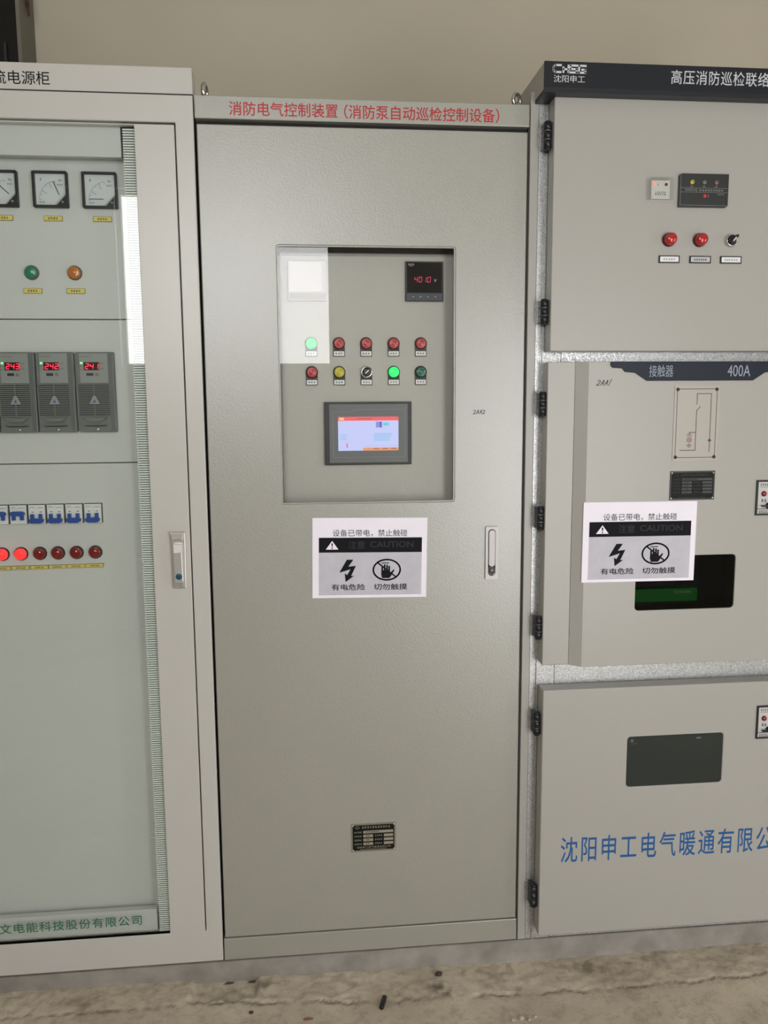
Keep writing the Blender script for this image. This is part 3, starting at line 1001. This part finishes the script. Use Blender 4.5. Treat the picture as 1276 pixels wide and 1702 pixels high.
def rectifier(parent, x0, x1, z0, z1, y, digits):
    o = obj('rectifier_module', B().box(x0, x1, y - .016, y, z0, z1), MGREY, parent, bevel=.002)
    yf = y - .016
    w_, h_ = x1 - x0, z1 - z0
    X = lambda u: x0 + u * w_
    Z = lambda v: z0 + v * h_
    obj('face_plate', B().box(X(.10), X(.84), yf - .0015, yf, Z(.615), Z(.985)), mat('module_face', (142, 147, 144), .4), o, bevel=.0006)
    obj('side_strip', B().box(X(.86), X(.965), yf - .001, yf, Z(.02), Z(.985)), mat('module_strip', (94, 98, 98), .42), o)
    # louvred grille
    obj('grille_backing', B().box(X(.03), X(.87), yf - .0008, yf, Z(.20), Z(.605)), BLACKM, o)
    g = B()
    for k in range(17):
        zc = Z(.205) + k * (h_ * .395) / 16
        g.box(X(.03), X(.87), yf - .004, yf - .0008, zc - h_ * .0068, zc + h_ * .0068)
    for u in (.03, .45, .87):
        g.box(X(u) - .001, X(u) + .001, yf - .0035, yf - .0008, Z(.20), Z(.605))
    obj('grille', g, MGREY, o)
    tx, tz = X(.46), Z(.395)
    obj('badge', B().poly([(tx - .012, tz - .008), (tx + .012, tz - .008), (tx + .003, tz + .0115), (tx - .003, tz + .0115)], yf - .0055, yf - .004), mat('badge_grey', (150, 154, 158), .35), o)
    obj('badge_mark', B().poly([(tx - .0045, tz - .005), (tx + .004, tz - .005), (tx + .0005, tz + .0035)], yf - .0059, yf - .0055), mat('badge_blue', (84, 96, 140), .4), o)
    # pull handle
    obj('pull_handle', B().poly([(X(.10), Z(.185)), (X(.78), Z(.185)), (X(.62), Z(.13)), (X(.26), Z(.13))], yf - .006, yf).poly([(X(.12), Z(.085)), (X(.78), Z(.085)), (X(.72), Z(.105)), (X(.18), Z(.105))], yf - .005, yf), MGREY, o, bevel=.0012)
    obj('handle_slot', B().poly([(X(.13), Z(.078)), (X(.77), Z(.078)), (X(.68), Z(.068)), (X(.22), Z(.068))], yf - .0012, yf), BLACKM, o)
    obj('screw', B().lathe(0, 0, [(.0036, 0), (.0034, -.0016), (.0014, -.0022), (0, -.0012)], 14), CHROME, o, (X(.50), yf, Z(.032)), key='modscrew')
    # display
    ya = yf - .0015
    dx0, dx1, da, db = X(.215), X(.615), Z(.775), Z(.873)
    obj('display', B().box(dx0, dx1, ya - .0008, ya, da, db), mat('module_display', (36, 6, 10), .15), o)
    if digits:
        obj('digits', seven(B(), digits, dx0 + .0035, da + .0033, .0068, .0120, .0046, .0022, ya - .0008), LED_R, o, label='red digits %s' % digits)
    obj('status_light', B().box(X(.125), X(.185), ya - .0008, ya, Z(.852), Z(.875)), LED_G, o, label='lit green status light')
    obj('socket', B().box(X(.275), X(.455), ya - .0006, ya, Z(.705), Z(.74)), BLACK, o)
    obj('push_key', B().lathe(0, 0, [(.0042, 0), (.0040, -.0012), (0, -.0014)], 18), mat('key_grey', (142, 132, 130), .4), o, (X(.555), ya, Z(.722)), key='modkey')
    q = B()
    fine_print(q, X(.13), X(.42), Z(.945), .0022, ya, seed=4)
    for u, v in ((.15, .825), (.15, .785), (.70, .86), (.70, .795)):
        fine_print(q, X(u - .06), X(u + .04), Z(v), .0026, ya, seed=int(u * 90))
    obj('panel_print', q, mat('module_print', (66, 68, 68), .5), o)


mz = (1.4607, 1.6540)
rectifier(lef, -.4930, -.4055, *mz, PY, '243')
rectifier(lef, -.4025, -.3135, *mz, PY, '242')
rectifier(lef, -.3085, -.2185, *mz, PY, '241')
rectifier(lef, -.5830, -.4955, *mz, PY, '')


def breaker(parent, x, z, y, on):
    w_, h_ = .0195, .0232
    b = B().box(-w_ - .0016, w_ + .0022, -.0012, 0, -h_ - .0012, h_ + .0016, 1)  # dark plate standing in for the shade around the cutout
    b.box(-w_, w_, -.010, -.0012, -h_, h_, 0)
    o = obj('circuit_breaker', b, [WHITE, BLACKM], parent, (x, y, z), bevel=.0005, key='breaker')
    sgn = 1 if on else -1
    t = B()
    zt = -.001 if on else -.0085
    # U-shaped double toggle: two stems and a handle bar
    for sx in (-.0098, .0098):
        t.box(sx - .0042, sx + .0042, -.0175, -.010, *((-.0135, .002) if on else (-.0135, .001)))
    if on:
        t.poly([(-.0180, .0005), (-.0170, .0065), (-.011, .0088), (.011, .0088), (.0170, .0065), (.0180, .0005), (.012, -.0022), (-.012, -.0022)], -.022, -.0125)
    else:
        t.poly([(-.0180, -.0118), (-.0170, -.0185), (-.011, -.0218), (.011, -.0218), (.0170, -.0185), (.0180, -.0118), (.012, -.0095), (-.012, -.0095)], -.022, -.0125)
    obj('toggle', t, BLUE_T, o, (x, y, z), bevel=.0008, label='blue toggle switched %s' % ('up' if on else 'down'), key=('toggle', on))
    q = B()
    fine_print(q, -.0165, -.006, .0185, .0022, -.010, seed=3)
    fine_print(q, .003, .0165, .0170, .0016, -.010, seed=8)
    q.box(-.0175, .0175, -.0103, -.010, .0155, .0158)
    for sx in (-.0098, .0098):
        q.box(sx - .0028, sx + .0028, -.0103, -.010, .0050, .0068)
    obj('front_print', q, mat('breaker_print', (84, 76, 72), .5), o, (x, y, z), key='brprint')


for k, x in enumerate((-.5130, -.4683, -.4236, -.3790, -.3343, -.2882)):
    breaker(lef, x, 1.2580, PY, k < 2)
for k, x in enumerate((-.5147, -.4697, -.4243, -.3805, -.3350, -.2892)):
    lamp(lef, x, PY, 1.1583, LIT_R if k < 2 else L_DRED, .0300, None, .014, 'lit red lens' if k < 2 else 'dark red lens', black=mat('lamp_black_ring', (40, 22, 24), .35))
    strip_label(lef, x - .0035, 1.1218 + .0004 * k, PY, .0430, .0098, 7)
obj('label_rail', B().box(-.545, -.2685, PY - .0012, PY, 1.1265, 1.1285), LGREY, lef)

# swing handle on the glass door
def swing_handle(parent, x, z0, z1, y):
    o = obj('door_handle', B().poly([(x - .0165, z0), (x + .0165, z0), (x + .0185, z1), (x - .0185, z1)], y - .007, y), SATIN, parent, bevel=.002)
    # flared top
    obj('handle_top', B().poly([(x - .0185, z1), (x + .0185, z1), (x + .0125, z1 - .022), (x + .006, z1 - .0185), (x - .006, z1 - .0185), (x - .0125, z1 - .022)], y - .016, y - .006), SATIN, o, bevel=.002)
    obj('lever', B().poly([(x - .0105, z1 - .028), (x + .0100, z1 - .028), (x + .0110, z0 + .018), (x - .0105, z0 + .018)], y - .017, y - .006), mat('lever_zinc', (205, 202, 200), .3, .6), o, bevel=.0016)
    obj('lever_tip', B().box(x - .0100, x + .0100, y - .019, y - .0165, z1 - .050, z1 - .0295), mat('lever_tip_pale', (226, 224, 220), .4, .2), o, bevel=.001)
    obj('lock_core', B().lathe(0, 0, [(.0076, 0), (.0076, -.002), (.006, -.0026), (0, -.0026)], 22), TEAL, o, (x + .001, y - .017, z0 + .0325), label='dark teal round lock core')
    b = B()
    for k in range(4):
        b.box(x - .0095, x + .0100, y - .014, y - .006, z0 + .0045 + k * .0035, z0 + .0068 + k * .0035)
    obj('ribbed_foot', b, SATIN, o, bevel=.0005)


swing_handle(lef, -.0752, 1.0712, 1.2135, 0.0)

# ================================================================== RIGHT CABINET (switchgear)
sw = thing('switchgear_cabinet', 'warm grey switchgear cabinet with navy header, three stacked doors and black hinges', 'switchgear cabinet', (1.23, .4, .05))
RX1 = 1.655
b = B().box(.8015, .8225, -.001, .9 - .1, .0505, 2.2680)
obj('side_panel', b, PAINT_R, sw, bevel=.0015)
b = B()
b.box(.8232, .8892, .0005, .04, .0505, 2.268)
b.box(RX1 - .06, RX1, .0005, .04, .0505, 2.268)
b.box(.8912, RX1 - .062, .002, .04, 1.560, 1.70)
b.box(.8912, RX1 - .062, .002, .04, .72, .90)
b.box(.8912, RX1 - .062, .002, .04, .0505, .12)
b.box(.8912, RX1 - .062, .002, .04, 2.20, 2.268)
b.box(.8400, .8432, -.004, .0005, .0505, 2.268)
obj('frame', b, GALV, sw, label='speckled galvanised frame post and rails')
b = B().box(.8232, RX1, .045, .05, .0505, 2.26, 1)
b.box(.8225, RX1, .78, .80, .0505, 2.26, 0)
b.box(RX1 - .018, RX1, .05, .78, .0505, 2.26, 0)
b.box(.8225, RX1, .05, .78, 2.255, 2.262, 0)
obj('body', b, [PAINT_R, GAP_FILL], sw)
# header box
b = B().box(.8112, RX1, -.074, .55, 2.2480, 2.3075, 0)
hd = obj('header_box', b, PAINT_R, sw, bevel=.0015)
b = B().box(.8105, RX1 + .001, -.080, -.0745, 2.2475, 2.3078)
obj('header_front', b, NAVY, sw, bevel=.0012)
obj('header_lip', B().box(.8118, RX1, -.079, -.002, 2.2395, 2.2475), mat('lip_black', (26, 28, 34), .45), sw)
HYF = -.080
# logo letters
lx0, lx1, lz0, lz1 = .8295, .9095, 2.2815, 2.3010
q = B()
cw = (lx1 - lx0) / 4
lw = .0044
mzz = (lz0 + lz1) / 2
zb, zt = lz0 + lw / 2, lz1 - lw / 2
q.stroke([[(lx0 + cw * 1.0, zt), (lx0 + cw * .35, zt), (lx0 + cw * .12, zt - .003), (lx0 + cw * .1, mzz), (lx0 + cw * .12, zb + .003), (lx0 + cw * .35, zb), (lx0 + cw * .98, zb)],
          [(lx0 + cw * 1.28, mzz + .003), (lx0 + cw * 1.28, zb)], [(lx0 + cw * 1.28, mzz - .001), (lx0 + cw * 1.85, mzz - .001)], [(lx0 + cw * 1.88, zt), (lx0 + cw * 1.88, zb)],
          [(lx0 + cw * 2.95, zt), (lx0 + cw * 2.12, zt), (lx0 + cw * 2.12, mzz), (lx0 + cw * 2.85, mzz - .0005), (lx0 + cw * 2.85, zb), (lx0 + cw * 1.95, zb)],
          [(lx0 + cw * 3.95, zt), (lx0 + cw * 3.15, zt), (lx0 + cw * 3.15, zb), (lx0 + cw * 3.9, zb), (lx0 + cw * 3.9, mzz - .001), (lx0 + cw * 3.5, mzz - .001)]], lw, HYF - .0005, HYF)
obj('logo', q, SILVER_INK, sw, label='silver logo letters')
lettering('沈阳申工', .8325, .9070, 2.2615, 2.2775, HYF, SILVER_INK, sw)
lettering('高压消防巡检联络柜', 1.1155, 1.3885, 2.2655, 2.2975, HYF, SILVER_INK, sw, bold=.004, spacing=1.08, label='silver title lettering')

DY = -.050                                # front of the doors


def pan_door(z0, z1, x0=.8455, x1=1.640, y=DY, holes=None):
    o = obj('door', B().holed(rect(x0, x1, z0, z1), holes or [], y, y + .046) if holes else B().box(x0, x1, y, y + .046, z0, z1), PAINT_R, sw, bevel=.003)
    return o


# upper door
du = pan_door(1.6495, 2.2540)
# clear-covered relay
rx0, rx1, rz0, rz1 = 1.0812, 1.1370, 2.0060, 2.0590
o = obj('relay_cover', B().box(rx0, rx1, DY - .020, DY - .0004, rz0, rz1), ACRYL, sw, label='clear plastic cover over a small relay')
obj('relay_face', B().box(rx0 + .005, rx1 - .005, DY - .009, DY - .0002, rz0 + .005, rz1 - .005), mat('relay_face', (206, 204, 196), .5), o)
for u, l in ((.20, LED_P), (.74, L_DRED)):
    obj('led', B().lathe(0, 0, [(.0036, 0), (.0034, -.002), (0, -.004)], 16), l, o, (rx0 + u * (rx1 - rx0), DY - .009, rz1 - .0145))
q = B()
fine_print(q, rx0 + .0145, rx1 - .0135, rz0 + .0205, .0035, DY - .009, seed=2)
fine_print(q, rx0 + .0135, rx1 - .0135, rz0 + .0155, .0045, DY - .009, seed=7)
fine_print(q, rx0 + .020, rx0 + .0225, rz1 - .0145, .005, DY - .009, 0, 1, seed=7)
obj('relay_print', q, mat('relay_print', (96, 98, 94), .5), o)
# live-line indicator
ex0, ex1, ez0, ez1 = 1.1568, 1.2815, 1.9940, 2.0720
o = obj('voltage_indicator', B().poly([(ex0, ez0), (ex1 - .006, ez0), (ex1, ez0 + .004), (ex1, ez1), (ex0 + .006, ez1), (ex0, ez1 - .004)], DY - .008, DY), mat('indicator_black', (44, 46, 46), .38), sw, bevel=.001)
ey = DY - .008
w_, h_ = ex1 - ex0, ez1 - ez0
for u, cc in ((.25, (190, 170, 70)), (.50, (110, 116, 110)), (.745, (130, 104, 98))):
    obj('indicator_led', B().lathe(0, 0, [(.0058, 0), (.0056, -.002), (.0035, -.0035), (.002, -.003), (0, -.0045)], 18), mat('led_%d' % cc[0], cc, .25, .3), o, (ex0 + u * w_, ey, ez1 - h_ * .26))
obj('indicator_led', B().lathe(0, 0, [(.0050, 0), (.0048, -.002), (0, -.004)], 18), LED_P if False else mat('red_small_lens', (196, 52, 60), .25, coat=.4), o, (ex0 + .515 * w_, ey, ez0 + h_ * .335))
q = B().stroke([[(ex0 + .02 * w_, ez1 - h_ * .43), (ex1 - .02 * w_, ez1 - h_ * .43)], [(ex0 + .02 * w_, ez1 - h_ * .555), (ex1 - .02 * w_, ez1 - h_ * .555)], [(ex0 + .025 * w_, ez0 + .004), (ex0 + .025 * w_, ez1 - .005)], [(ex0 + .025 * w_, ez0 + .004), (ex1 - .03 * w_, ez0 + .004)]], .0006, ey - .0002, ey)
text_bm(q, 'DXN-Q', ex0 + .12 * w_, ex0 + .36 * w_, ez1 - h_ * .533, ez1 - h_ * .455, ey)
fine_print(q, ex0 + .40 * w_, ex0 + .9 * w_, ez1 - h_ * .495, .0045, ey, 0, 9, seed=3)
for u in (.25, .5, .745):
    fine_print(q, ex0 + (u - .03) * w_, ex0 + (u + .03) * w_, ez1 - h_ * .385, .0035, ey, 0, 2, seed=int(u * 50))
fine_print(q, ex0 + .58 * w_, ex0 + .6 * w_, ez0 + h_ * .335, .007, ey, 0, 1)
fine_print(q, ex0 + .78 * w_, ex0 + .92 * w_, ez0 + h_ * .39, .003, ey, 0, 3)
obj('indicator_print', q, mat('pale_print', (140, 142, 136), .5), o)
# push buttons and selector
for x in (1.1375, 1.2160):
    o = obj('push_button', B().lathe(0, 0, [(.0165, 0), (.0165, -.005), (.0145, -.007), (.0140, -.009), (0, -.009)], 30), mat('button_ring_red', (92, 20, 24), .35), sw, (x, DY, 1.9175), key='pbring')
    obj('lens', B().lathe(0, 0, [(.0142, -.007), (.0140, -.019), (.0118, -.0222), (0, -.0235)], 30), mat('button_red', (176, 30, 36), .22, coat=.5), o, (x, DY, 1.9175), key='pbcap')
selector(sw, 1.2960, DY, 1.9170, .0285, R(48))
for k, (a, c) in enumerate(((1.1140, 1.1668), (1.1925, 1.2472), (1.2715, 1.3265))):
    b = B().box(a, c, DY - .003, DY, 1.8625, 1.8800, 1)
    b.box(a + .003, c - .003, DY - .0036, DY - .003, 1.8650, 1.8775, 0)
    fine_print(b, a + .010, c - .010, 1.8710, .0048, DY - .0036, 2, seed=k)
    obj('name_label', b, [WHITE if k != 1 else mat('grey_label', (190, 190, 190), .5), BLACK, GREY_INK if k != 1 else INKF], sw)

# middle door with bevelled margin
FY, RY = -.045, -.060
mz0_, mz1_ = .8460, 1.6240
wn = (1.0800, 1.3470, .9905, 1.1325)
b = B()
b.box(.8430, .9130, FY, -.004, mz0_ + .003, mz1_)
obj('door_flange', b, PAINT_R, sw, bevel=.002)
b = B()
v = [b.bm.verts.new(p) for p in ((.9130, FY, mz0_ + .003), (.9410, RY, mz0_), (.9410, RY, mz1_), (.9130, FY, mz1_), (.9130, -.004, mz0_ + .003), (.9410, -.004, mz0_), (.9410, -.004, mz1_), (.9130, -.004, mz1_))]
for q_ in ((0, 1, 2, 3), (1, 0, 4, 5), (3, 2, 6, 7)):
    b._f([v[i] for i in q_], 0)
obj('door_bevel', b, PAINT_R, sw)
dm = obj('door', B().holed(rect(.9410, 1.640, mz0_, mz1_), [rrect(*wn, .010, 5)], RY, -.004), PAINT_R, sw, bevel=.0012)
o = obj('viewing_window', B().poly(rrect(wn[0] + .0006, wn[1] - .0006, wn[2] + .0006, wn[3] - .0006, .010, 5), RY + .002, RY + .005), GLASS_D, sw, label='dark glazed opening with green bar inside')
obj('window_well', B().box(wn[0] - .004, wn[1] + .004, -.012, -.006, wn[2] - .004, wn[3] + .004).holed(rrect(wn[0] + .0002, wn[1] - .0002, wn[2] + .0002, wn[3] - .0002, .0098, 5), [rrect(wn[0] + .0012, wn[1] - .0012, wn[2] + .0012, wn[3] - .0012, .009, 5)], RY + .0052, -.012), mat('well_black', (6, 8, 8), .8, spec=.05), o)
gb = obj('green_bar', B().box(wn[0] + .001, 1.2600, -.034, -.012, 1.006, 1.0400), mat('green_device', (16, 150, 44), .5, spec=.1), o)
lettering('Schneider', 1.1965, 1.2440, 1.0270, 1.0360, -.034, mat('pale_green_print', (190, 232, 200), .5), o)
obj('device_block', B().box(wn[0] + .001, 1.262, -.026, -.012, 1.042, 1.130), mat('device_dark', (12, 15, 15), .6, spec=.1), o)
# banner
bp = [(.9957, 1.6236), (.9962, 1.6140), (1.0010, 1.6088), (1.0260, 1.6072), (1.0330, 1.5985), (1.0590, 1.5962), (1.0900, 1.5765)]
cxb = 1.2285
pts = bp + [(2 * cxb - x, z) for x, z in bp[::-1]]
bn = obj('title_banner', B().poly(pts, RY - .003, RY), NAVYB, sw, bevel=.0008)
lettering('接触器', 1.0950, 1.1570, 1.5860, 1.6150, RY - .003, GREY_INK, bn)
lettering('400A', 1.2985, 1.3585, 1.5865, 1.6145, RY - .003, GREY_INK, bn)
obj('handwriting', B().stroke(glyph('2AA1', .9620, 1.5660, .0085, .0125, .35), .0014, RY - .0003, RY), INK, sw, label='handwritten marker code')
# circuit diagram plate
cx0, cx1, cz0, cz1 = 1.1640, 1.2820, 1.3765, 1.5640
o = obj('circuit_diagram_plate', B().box(cx0, cx1, RY - .0015, RY, cz0, cz1), mat('diagram_plate', (178, 172, 163), .36), sw)
yy = RY - .0015
q = B()
ix0, ix1, iz0, iz1 = cx0 + .007, cx1 - .007, cz0 + .008, cz1 - .008
cc = .006
q.stroke([[(ix0 + cc, iz1), (ix1 - cc, iz1)], [(ix1, iz1 - cc), (ix1, iz0 + cc)], [(ix1 - cc, iz0), (ix0 + cc, iz0)], [(ix0, iz0 + cc), (ix0, iz1 - cc)],
          [(ix0 + cc, iz1), (ix0, iz1 - cc)], [(ix1 - cc, iz1), (ix1, iz1 - cc)], [(ix1 - cc, iz0), (ix1, iz0 + cc)], [(ix0 + cc, iz0), (ix0, iz0 + cc)]], .0014, yy - .0002, yy)
w_, h_ = cx1 - cx0, cz1 - cz0
P = lambda u, v: (cx0 + u * w_, cz1 - v * h_)
q.stroke([[P(.50, .245), P(.50, .105), P(.815, .105), P(.815, .88)], [P(.50, .33), P(.58, .275)], [P(.50, .33), P(.50, .86), P(.16, .86)], [P(.50, .62), P(.36, .62), P(.36, .64)]], .0016, yy - .0002, yy)
q.poly([P(.77, .74), P(.86, .74), P(.815, .70)], yy - .0002, yy)
q.stroke([[P(.31, .645), P(.41, .645)], [P(.31, .665), P(.41, .665)], [P(.36, .765), P(.36, .79)], [P(.30, .79), P(.42, .79)], [P(.32, .805), P(.40, .805)], [P(.34, .82), P(.38, .82)]], .0012, yy - .0002, yy)
obj('diagram_lines', q, BROWN_INK, o, label='dark brown circuit lines')
q = B()
ccx, ccz = P(.36, .72)
q.arc(ccx, ccz, .0058, 0, 2 * math.pi, .0012, yy - .0002, yy, n=20)
q.stroke([[(ccx - .004, ccz - .004), (ccx + .004, ccz + .004)], [(ccx - .004, ccz + .004), (ccx + .004, ccz - .004)]], .0011, yy - .0002, yy)
obj('lamp_symbol', q, mat('red_print', (150, 40, 40), .5), o, label='red lamp symbol')
for cx in (ix0 + .001, ix1 - .001):
    for cz in (iz0 + .001, iz1 - .001):
        obj('rivet', B().lathe(0, 0, [(.0044, 0), (.004, -.0015), (.002, -.0026), (0, -.0028)], 14), BROWN_INK, o, (cx, yy, cz), key='brivet')
nameplate(sw, 1.1605, 1.2795, 1.2765, 1.3500, RY, 5, mat('black_plate', (26, 28, 26), .35), mat('grey_plate_box', (80, 84, 80), .6, spec=.2), mat('grey_plate_print', (72, 76, 72), .6, spec=.2))


def control_panel(x0, x1, z0, z1, y):
    o = obj('control_panel', B().holed(rect(x0, x1, z0, z1), [rect(x0 + .0045, x1 - .0045, z0 + .0045, z1 - .0045)], y - .004, y), BLACK, sw)
    w_, h_ = x1 - x0, z1 - z0
    obj('panel_face', B().box(x0 + .0043, x1 - .0043, y - .0025, y, z0 + .0043, z1 - .0043), mat('panel_face_grey', (196, 194, 190), .45), o)
    yy = y - .0025
    q = B().box(x0 + .004, x1 - .004, yy - .0003, yy, z0 + h_ * .175, z0 + h_ * .195)
    fine_print(q, x0 + .010, x1 - .010, z1 - h_ * .13, .005, yy, seed=1)
    q.box(x0 + .009, x1 - .009, yy - .0003, yy, z1 - h_ * .2, z1 - h_ * .192)
    fine_print(q, x0 + .009, x1 - .009, z0 + h_ * .125, .004, yy, seed=2)
    fine_print(q, x0 + .009, x1 - .009, z0 + h_ * .075, .004, yy, seed=3)
    for k in range(3):
        fine_print(q, x0 + .014 + k * .04, x0 + .030 + k * .04, z0 + h_ * .42, .008, yy, 0, 2, seed=5 + k)
    obj('panel_print', q, INKF, o)
    for k in range(3):
        obj('panel_lamp', B().lathe(0, 0, [(.0072, 0), (.0068, -.003), (.004, -.005), (0, -.0056)], 18), L_DRED, o, (x0 + .0205 + k * .042, yy, z1 - h_ * .385), key=('cplamp',))
        kx = x0 + .034 + k * .05
        obj('panel_knob', B().lathe(0, 0, [(.008, 0), (.0076, -.008), (0, -.009)], 18).box(-.022, .006, -.012, -.006, -.002, .002), BLACK, o, (kx, yy, z0 + h_ * .275), key=('cpknob',))


control_panel(1.3920, 1.5280, 1.2330, 1.3240, RY)
# lower door
lw_ = (1.0780, 1.3435, .5050, .6445)
dl = pan_door(.0910, .7830, holes=[rrect(*lw_, .009, 5)])
o = obj('viewing_window', B().poly(rrect(lw_[0] + .0006, lw_[1] - .0006, lw_[2] + .0006, lw_[3] - .0006, .009, 5), DY + .001, DY + .004), mat('smoked_pane', (44, 50, 48), .12), sw, label='smoked grey glazed opening in the lower door')
q = B()
yy = DY + .001
q.box(lw_[0] + .009, lw_[0] + .016, yy - .0003, yy, lw_[3] - .014, lw_[3] - .0075)
fine_print(q, lw_[0] + .008, lw_[0] + .028, lw_[3] - .019, .0022, yy, seed=4)
q.box(lw_[1] - .075, lw_[1] - .062, yy - .0003, yy, lw_[3] - .013, lw_[3] - .009)
obj('pane_mark', q, mat('pane_mark_grey', (96, 104, 104), .5), o)
lettering('沈阳申工电气暖通有限公司', .9022, 1.5500, .2985, .3715, DY, BLUE_INK, sw, bold=.006, spacing=1.22, rot=R(-.25), name='company_lettering', label='large blue company lettering')
control_panel(1.4335, 1.5695, .6240, .7160, DY)


def hinge(x, z, hgt):
    o = obj('hinge', B().box(x - .016, x - .004, -.004, .0004, z - hgt / 2 + .004, z + hgt / 2 - .004), GALV, sw)
    b = B()
    e = hgt / 3
    for k in range(3):
        za = z - hgt / 2 + k * e
        b.tube((x, -.030, za + .0006), (x, -.030, za + e - .0006), .0098, 18)
        b.box(x - .008, x + .003, -.030, -.002, za + .001, za + e - .001)
    b.tube((x, -.030, z - hgt / 2 - .003), (x, -.030, z - hgt / 2 + .001), .006, 18, r2=.0097)
    b.tube((x, -.030, z + hgt / 2 - .001), (x, -.030, z + hgt / 2 + .003), .0097, 18, r2=.006)
    obj('knuckles', b, mat('hinge_black', (30, 32, 38), .3), o)
    p = B()
    for k in (1, 2):
        zc = z - hgt / 2 + k * e
        p.tube((x, -.030, zc - .0006), (x, -.030, zc + .0006), .0092, 18)
    obj('washer', p, SATIN, o)


for z, hg in ((2.1590, .060), (1.7465, .056), (1.5210, .056), (1.2330, .056), (.9460, .056), (.6860, .058), (.1980, .060)):
    hinge(.8355, z, hg)

# ================================================================== PAPER NOTICES
def make_notice(x, z, y, wd, h, rot, label, group):
    o = thing('caution_notice', label, 'paper notice', (x, y, z), group)
    at = Vector((x, y, z))
    yf = -.0011

    def part(name, b, m, lb=None):
        return obj(name, b, m, o, at, label=lb)
    X = lambda u: (u - .5) * wd
    Z = lambda v: (.5 - v) * h
    part('sheet', B().box(-wd / 2, wd / 2, yf, -.0004, -h / 2, h / 2), PAPER)
    y1_ = yf - .0003
    part('grey_field', B().box(X(.055), X(.955), y1_, yf, Z(.965), Z(.43)), PAPERG, 'grey printed field')
    part('black_band', B().box(X(.055), X(.955), y1_, yf, Z(.43), Z(.245)), INK, 'black printed band')
    part('heading', text_bm(B(), '设备已带电，禁止触碰', X(.175), X(.825), Z(.232), Z(.145), yf), INK)
    y2_ = y1_ - .0002
    tri = B().holed([(X(.115), Z(.39)), (X(.225), Z(.39)), (X(.17), Z(.285))], [], y1_ - .0003, y1_) if False else B().poly([(X(.115), Z(.392)), (X(.225), Z(.392)), (X(.170), Z(.285))], y1_ - .0003, y1_)
    part('warning_triangle', tri, PAPER, 'white warning triangle')
    ex = B().poly([(X(.163), Z(.315)), (X(.177), Z(.315)), (X(.173), Z(.360)), (X(.167), Z(.360))], y1_ - .0006, y1_ - .0003)
    ex.lathe(X(.170), Z(.376), [(.0018, y1_ - .0003), (.0018, y1_ - .0006), (0, y1_ - .0006)], 12)
    part('exclamation_mark', ex, INK)
    part('band_lettering', text_bm(B(), '注意', X(.31), X(.455), Z(.385), Z(.285), y1_, bold=.01), INKF, 'faint lettering on the black band')
    part('band_lettering', text_bm(B(), 'CAUTION', X(.50), X(.88), Z(.368), Z(.292), y1_, bold=.015), INKF, 'faint lettering on the black band')
    # lightning bolt arrow
    bl = [(.300, .515), (.362, .515), (.318, .610), (.378, .595), (.334, .730), (.360, .725), (.290, .800), (.287, .695), (.308, .710), (.338, .640), (.238, .680)]
    bl = [(.298, .520), (.355, .520), (.312, .607), (.378, .597), (.336, .725), (.362, .722), (.288, .800), (.280, .692), (.302, .712), (.330, .640), (.233, .682)]
    part('lightning_symbol', B().poly([(X(u), Z(v)) for u, v in bl], y1_ - .0003, y1_), INK)
    # hand in a barred ring
    s = B()
    cx, cz, rx, rz = X(.648), Z(.650), wd * .118, h * .128
    s.arc(cx, cz, rx, 0, 2 * math.pi, .0042, y1_ - .0003, y1_, n=40, rz=rz)
    s.stroke([[(cx - rx * .70, cz + rz * .72), (cx + rx * .70, cz - rz * .72)]], .0038, y1_ - .0003, y1_)
    part('prohibition_ring', s, INK)
    hnd = B()
    K = lambda u, v: (cx + u * rx, cz + v * rz)
    yh = y1_ - .0006
    hnd.poly([K(-.40, -.05), K(.22, -.05), K(.24, -.35), K(.50, .02), K(.58, -.02), K(.34, -.58), K(.20, -.82), K(-.34, -.82), K(-.42, -.45)], yh, y1_)
    for k, (fx, top) in enumerate(((-.34, .42), (-.16, .56), (.02, .52), (.18, .40))):
        hnd.poly([K(fx - .065, -.1), K(fx + .065, -.1), K(fx + .06, top - .06), K(fx, top), K(fx - .06, top - .06)], yh, y1_)
    hnd.stroke([[K(-.38, .66), K(.14, .68)]], .0022, yh, y1_)
    part('hand_symbol', hnd, INK)
    part('caption', text_bm(B(), '有电危险', X(.165), X(.460), Z(.905), Z(.825), y1_, bold=.012), INK)
    part('caption', text_bm(B(), '切勿触摸', X(.535), X(.830), Z(.905), Z(.825), y1_, bold=.012), INK)
    o.rotation_euler = (0, -rot, 0)
    return o


make_notice(.4016, 1.1356, -.0002, .2920, .2062, R(-1.0), 'white paper caution notice on the middle cabinet door, under the instrument window', 'paper caution notices')
make_notice(1.0858, 1.1711, RY - .0002, .2982, .2060, R(-.35), 'white paper caution notice on the switchgear door, covering a corner of the dark window', 'paper caution notices')
